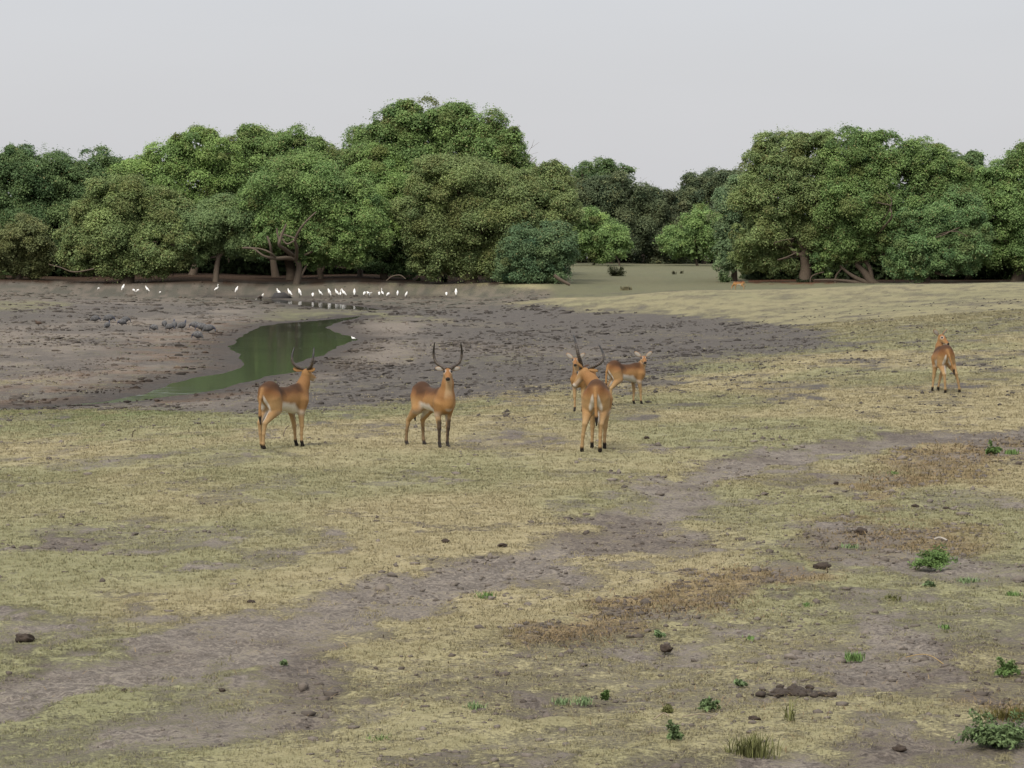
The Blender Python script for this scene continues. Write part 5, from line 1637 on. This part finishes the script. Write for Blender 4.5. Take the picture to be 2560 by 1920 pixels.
for a in [
    ('large feathery green weed on the right, above the bare soil', 2335, 1420, 120, 62, 'feather', W_GRN, 34),
    ('large straggling dark green weed in the bottom right corner', 2490, 1868, 190, 96, 'leafy', W_DK, 36),
    ('bushy bright green weed at the right edge of the bare soil', 2520, 1690, 74, 50, 'feather', W_GRN, 20),
    ('bright green weed lying low in the middle of the right-hand soil', 2136, 1648, 52, 24, 'tuft', W_GRN, 110),
    ('small dark green weed in the soil under the straw bank', 1644, 1592, 36, 20, 'leafy', W_BL, 8),
    ('bright green clump of leaves in the vehicle track', 1216, 1494, 40, 18, 'tuft', W_GRN, 110),
    ('low flat bright green clump at the bottom, left of centre', 950, 1854, 60, 20, 'tuft', W_GRN, 150),
    ('dark green clump between the two soil bands near the bottom middle', 1186, 1768, 40, 16, 'tuft', W_DK, 90),
    ('green tuft, left in a row of two beside an upright weed', 1406, 1756, 46, 16, 'tuft', W_BL, 90),
    ('green tuft, right in a row of two beside an upright weed', 1460, 1756, 46, 20, 'tuft', W_BL, 90),
    ('upright green weed with a straw-coloured top beside the row of tufts', 1516, 1755, 26, 52, 'leafy', W_GRN, 8),
    ('sparse bluish-green weed in the soil right of the lower middle', 1852, 1714, 44, 18, 'leafy', W_BL, 8),
    ('dark green leafy weed on the pale grass, lower right of middle', 1774, 1774, 62, 34, 'leafy', W_DK, 14),
    ('yellowish-green soft weed with pale roots on either side', 1676, 1782, 44, 30, 'feather', W_YG, 10),
    ('thin dark weed standing below the yellowish-green one', 1682, 1856, 60, 66, 'leafy', W_DK, 9),
    ('tuft of green and straw-coloured blades at the bottom right of middle', 1876, 1890, 110, 60, 'tuft', W_YG * .8, 260),
    ('tall thin straw-topped weed right of the tuft of green and straw blades', 1972, 1805, 34, 70, 'tuft', W_YG, 26),
    ('golden-green grassy weed at the right edge above the corner weed', 2520, 1800, 110, 40, 'tuft', C(.15, .13, .035), 240),
    ('green weed sprouting on the straw bank near the right edge', 2484, 1135, 46, 34, 'leafy', W_GRN, 11),
    ('small green weed right of another on the upper straw bank', 2530, 1134, 34, 14, 'tuft', W_GRN, 70),
    ('tiny green weed in the grass just left of the straw bank', 2234, 1183, 20, 8, 'tuft', W_GRN, 50),
    ('faint bluish-green weed left of the feathery weed', 2124, 1368, 44, 12, 'tuft', W_BL, 70),
    ('green weed of two sprigs below the feathery weed', 2322, 1466, 36, 20, 'leafy', W_BL, 7),
    ('low wide bluish-green weed right of the two-sprig weed', 2420, 1454, 60, 14, 'tuft', W_BL, 90),
    ('bright green small weed near the right edge below the straw', 2530, 1490, 40, 18, 'tuft', W_GRN, 80),
    ('pale green weed below and left of the two-sprig weed', 2234, 1498, 46, 16, 'tuft', W_YG * .9, 80),
    ('small bright weed on the strip of grass above the right-hand soil', 2016, 1514, 24, 12, 'tuft', W_GRN, 60),
    ('tiny green weed on the bare soil right of the small dark one', 1874, 1594, 22, 9, 'tuft', W_GRN, 40),
    ('green sprig standing in the grass band left of the bottom middle', 708, 1660, 20, 15, 'leafy', W_BL, 6),
    ('green sprig at the right end of the uppermost soil, right edge', 2362, 1568, 26, 12, 'tuft', W_GRN, 50),
]:
    weed(*a[:7], n=a[7])

def shrub(label, x, y, wpx, hpx, col, dmin=150, n=26, name='shrub'):
    p = ground_at(x, y, dmin, 500)
    s = p.y / F; W, Hh = wpx * s, hpx * s
    Vs, Qs, Cs = [], [], []; b = 0
    for i in range(n):
        a = rng.uniform(0, 2 * np.pi); el = rng.uniform(.2, 1.0)
        e = np.array([math.cos(a) * W * .55 * (1.1 - .45 * el), math.sin(a) * W * .5, Hh * el])
        m = 60; t = rng.uniform(.0, 1, m)
        pts = e[None] * t[:, None] + rng.normal(size=(m, 3)) * .06 * W; pts[:, 2] = np.maximum(pts[:, 2], 0)
        vv, qq, cc = leaf_quads(pts, np.tile(e / np.linalg.norm(e), (m, 1)), .22, np.broadcast_to(col, (m, 3)), aspect=.4, colvar=.25)
        Vs.append(vv); Qs.append(qq + b); Cs.append(cc); b += len(vv)
    me = mesh_from(name, np.concatenate(Vs), quads=np.concatenate(Qs)); set_col(me, 'col', np.concatenate(Cs))
    o = link(name, me, LEAF_MAT, None, p)
    tag(o, label, 'shrub')
shrub('rounded olive shrub standing alone in the meadow of the gap', 1540, 690, 46, 26, C(.055, .065, .028), 240)
shrub('dark green shrub at the foot of the right-hand wood, beside the russet antelope', 1812, 706, 32, 28, W_DK, 235)
weed('small thin twiggy shrub in the meadow between the two larger shrubs', 1684, 686, 8, 11, 'tuft', C(.10, .10, .055), 'shrub', None, 'shrub', 20)
weed('small thin twiggy shrub just right of another in the meadow', 1704, 684, 9, 9, 'tuft', C(.10, .10, .055), 'shrub', None, 'shrub', 20)
weed('pale dry shrub at the front edge of the shaded meadow', 1566, 726, 26, 13, 'tuft', C(.20, .18, .10), 'shrub', None, 'shrub', 90)
shrub('dry brownish shrub at the base of the blue-green bush', 1335, 707, 44, 18, C(.085, .075, .045), 240, 18)
shrub('small green shrub on the bank in front of the olive-coloured tree', 1112, 706, 20, 20, C(.05, .08, .035), 240, 10)
shrub('tiny green sprig shrub on the bank left of the small green shrub', 1046, 702, 12, 9, C(.06, .09, .035), 240, 6)
shrub('low grey-green shrub under the fan of leaning trunks', 2010, 706, 40, 14, C(.06, .075, .04), 235, 16)
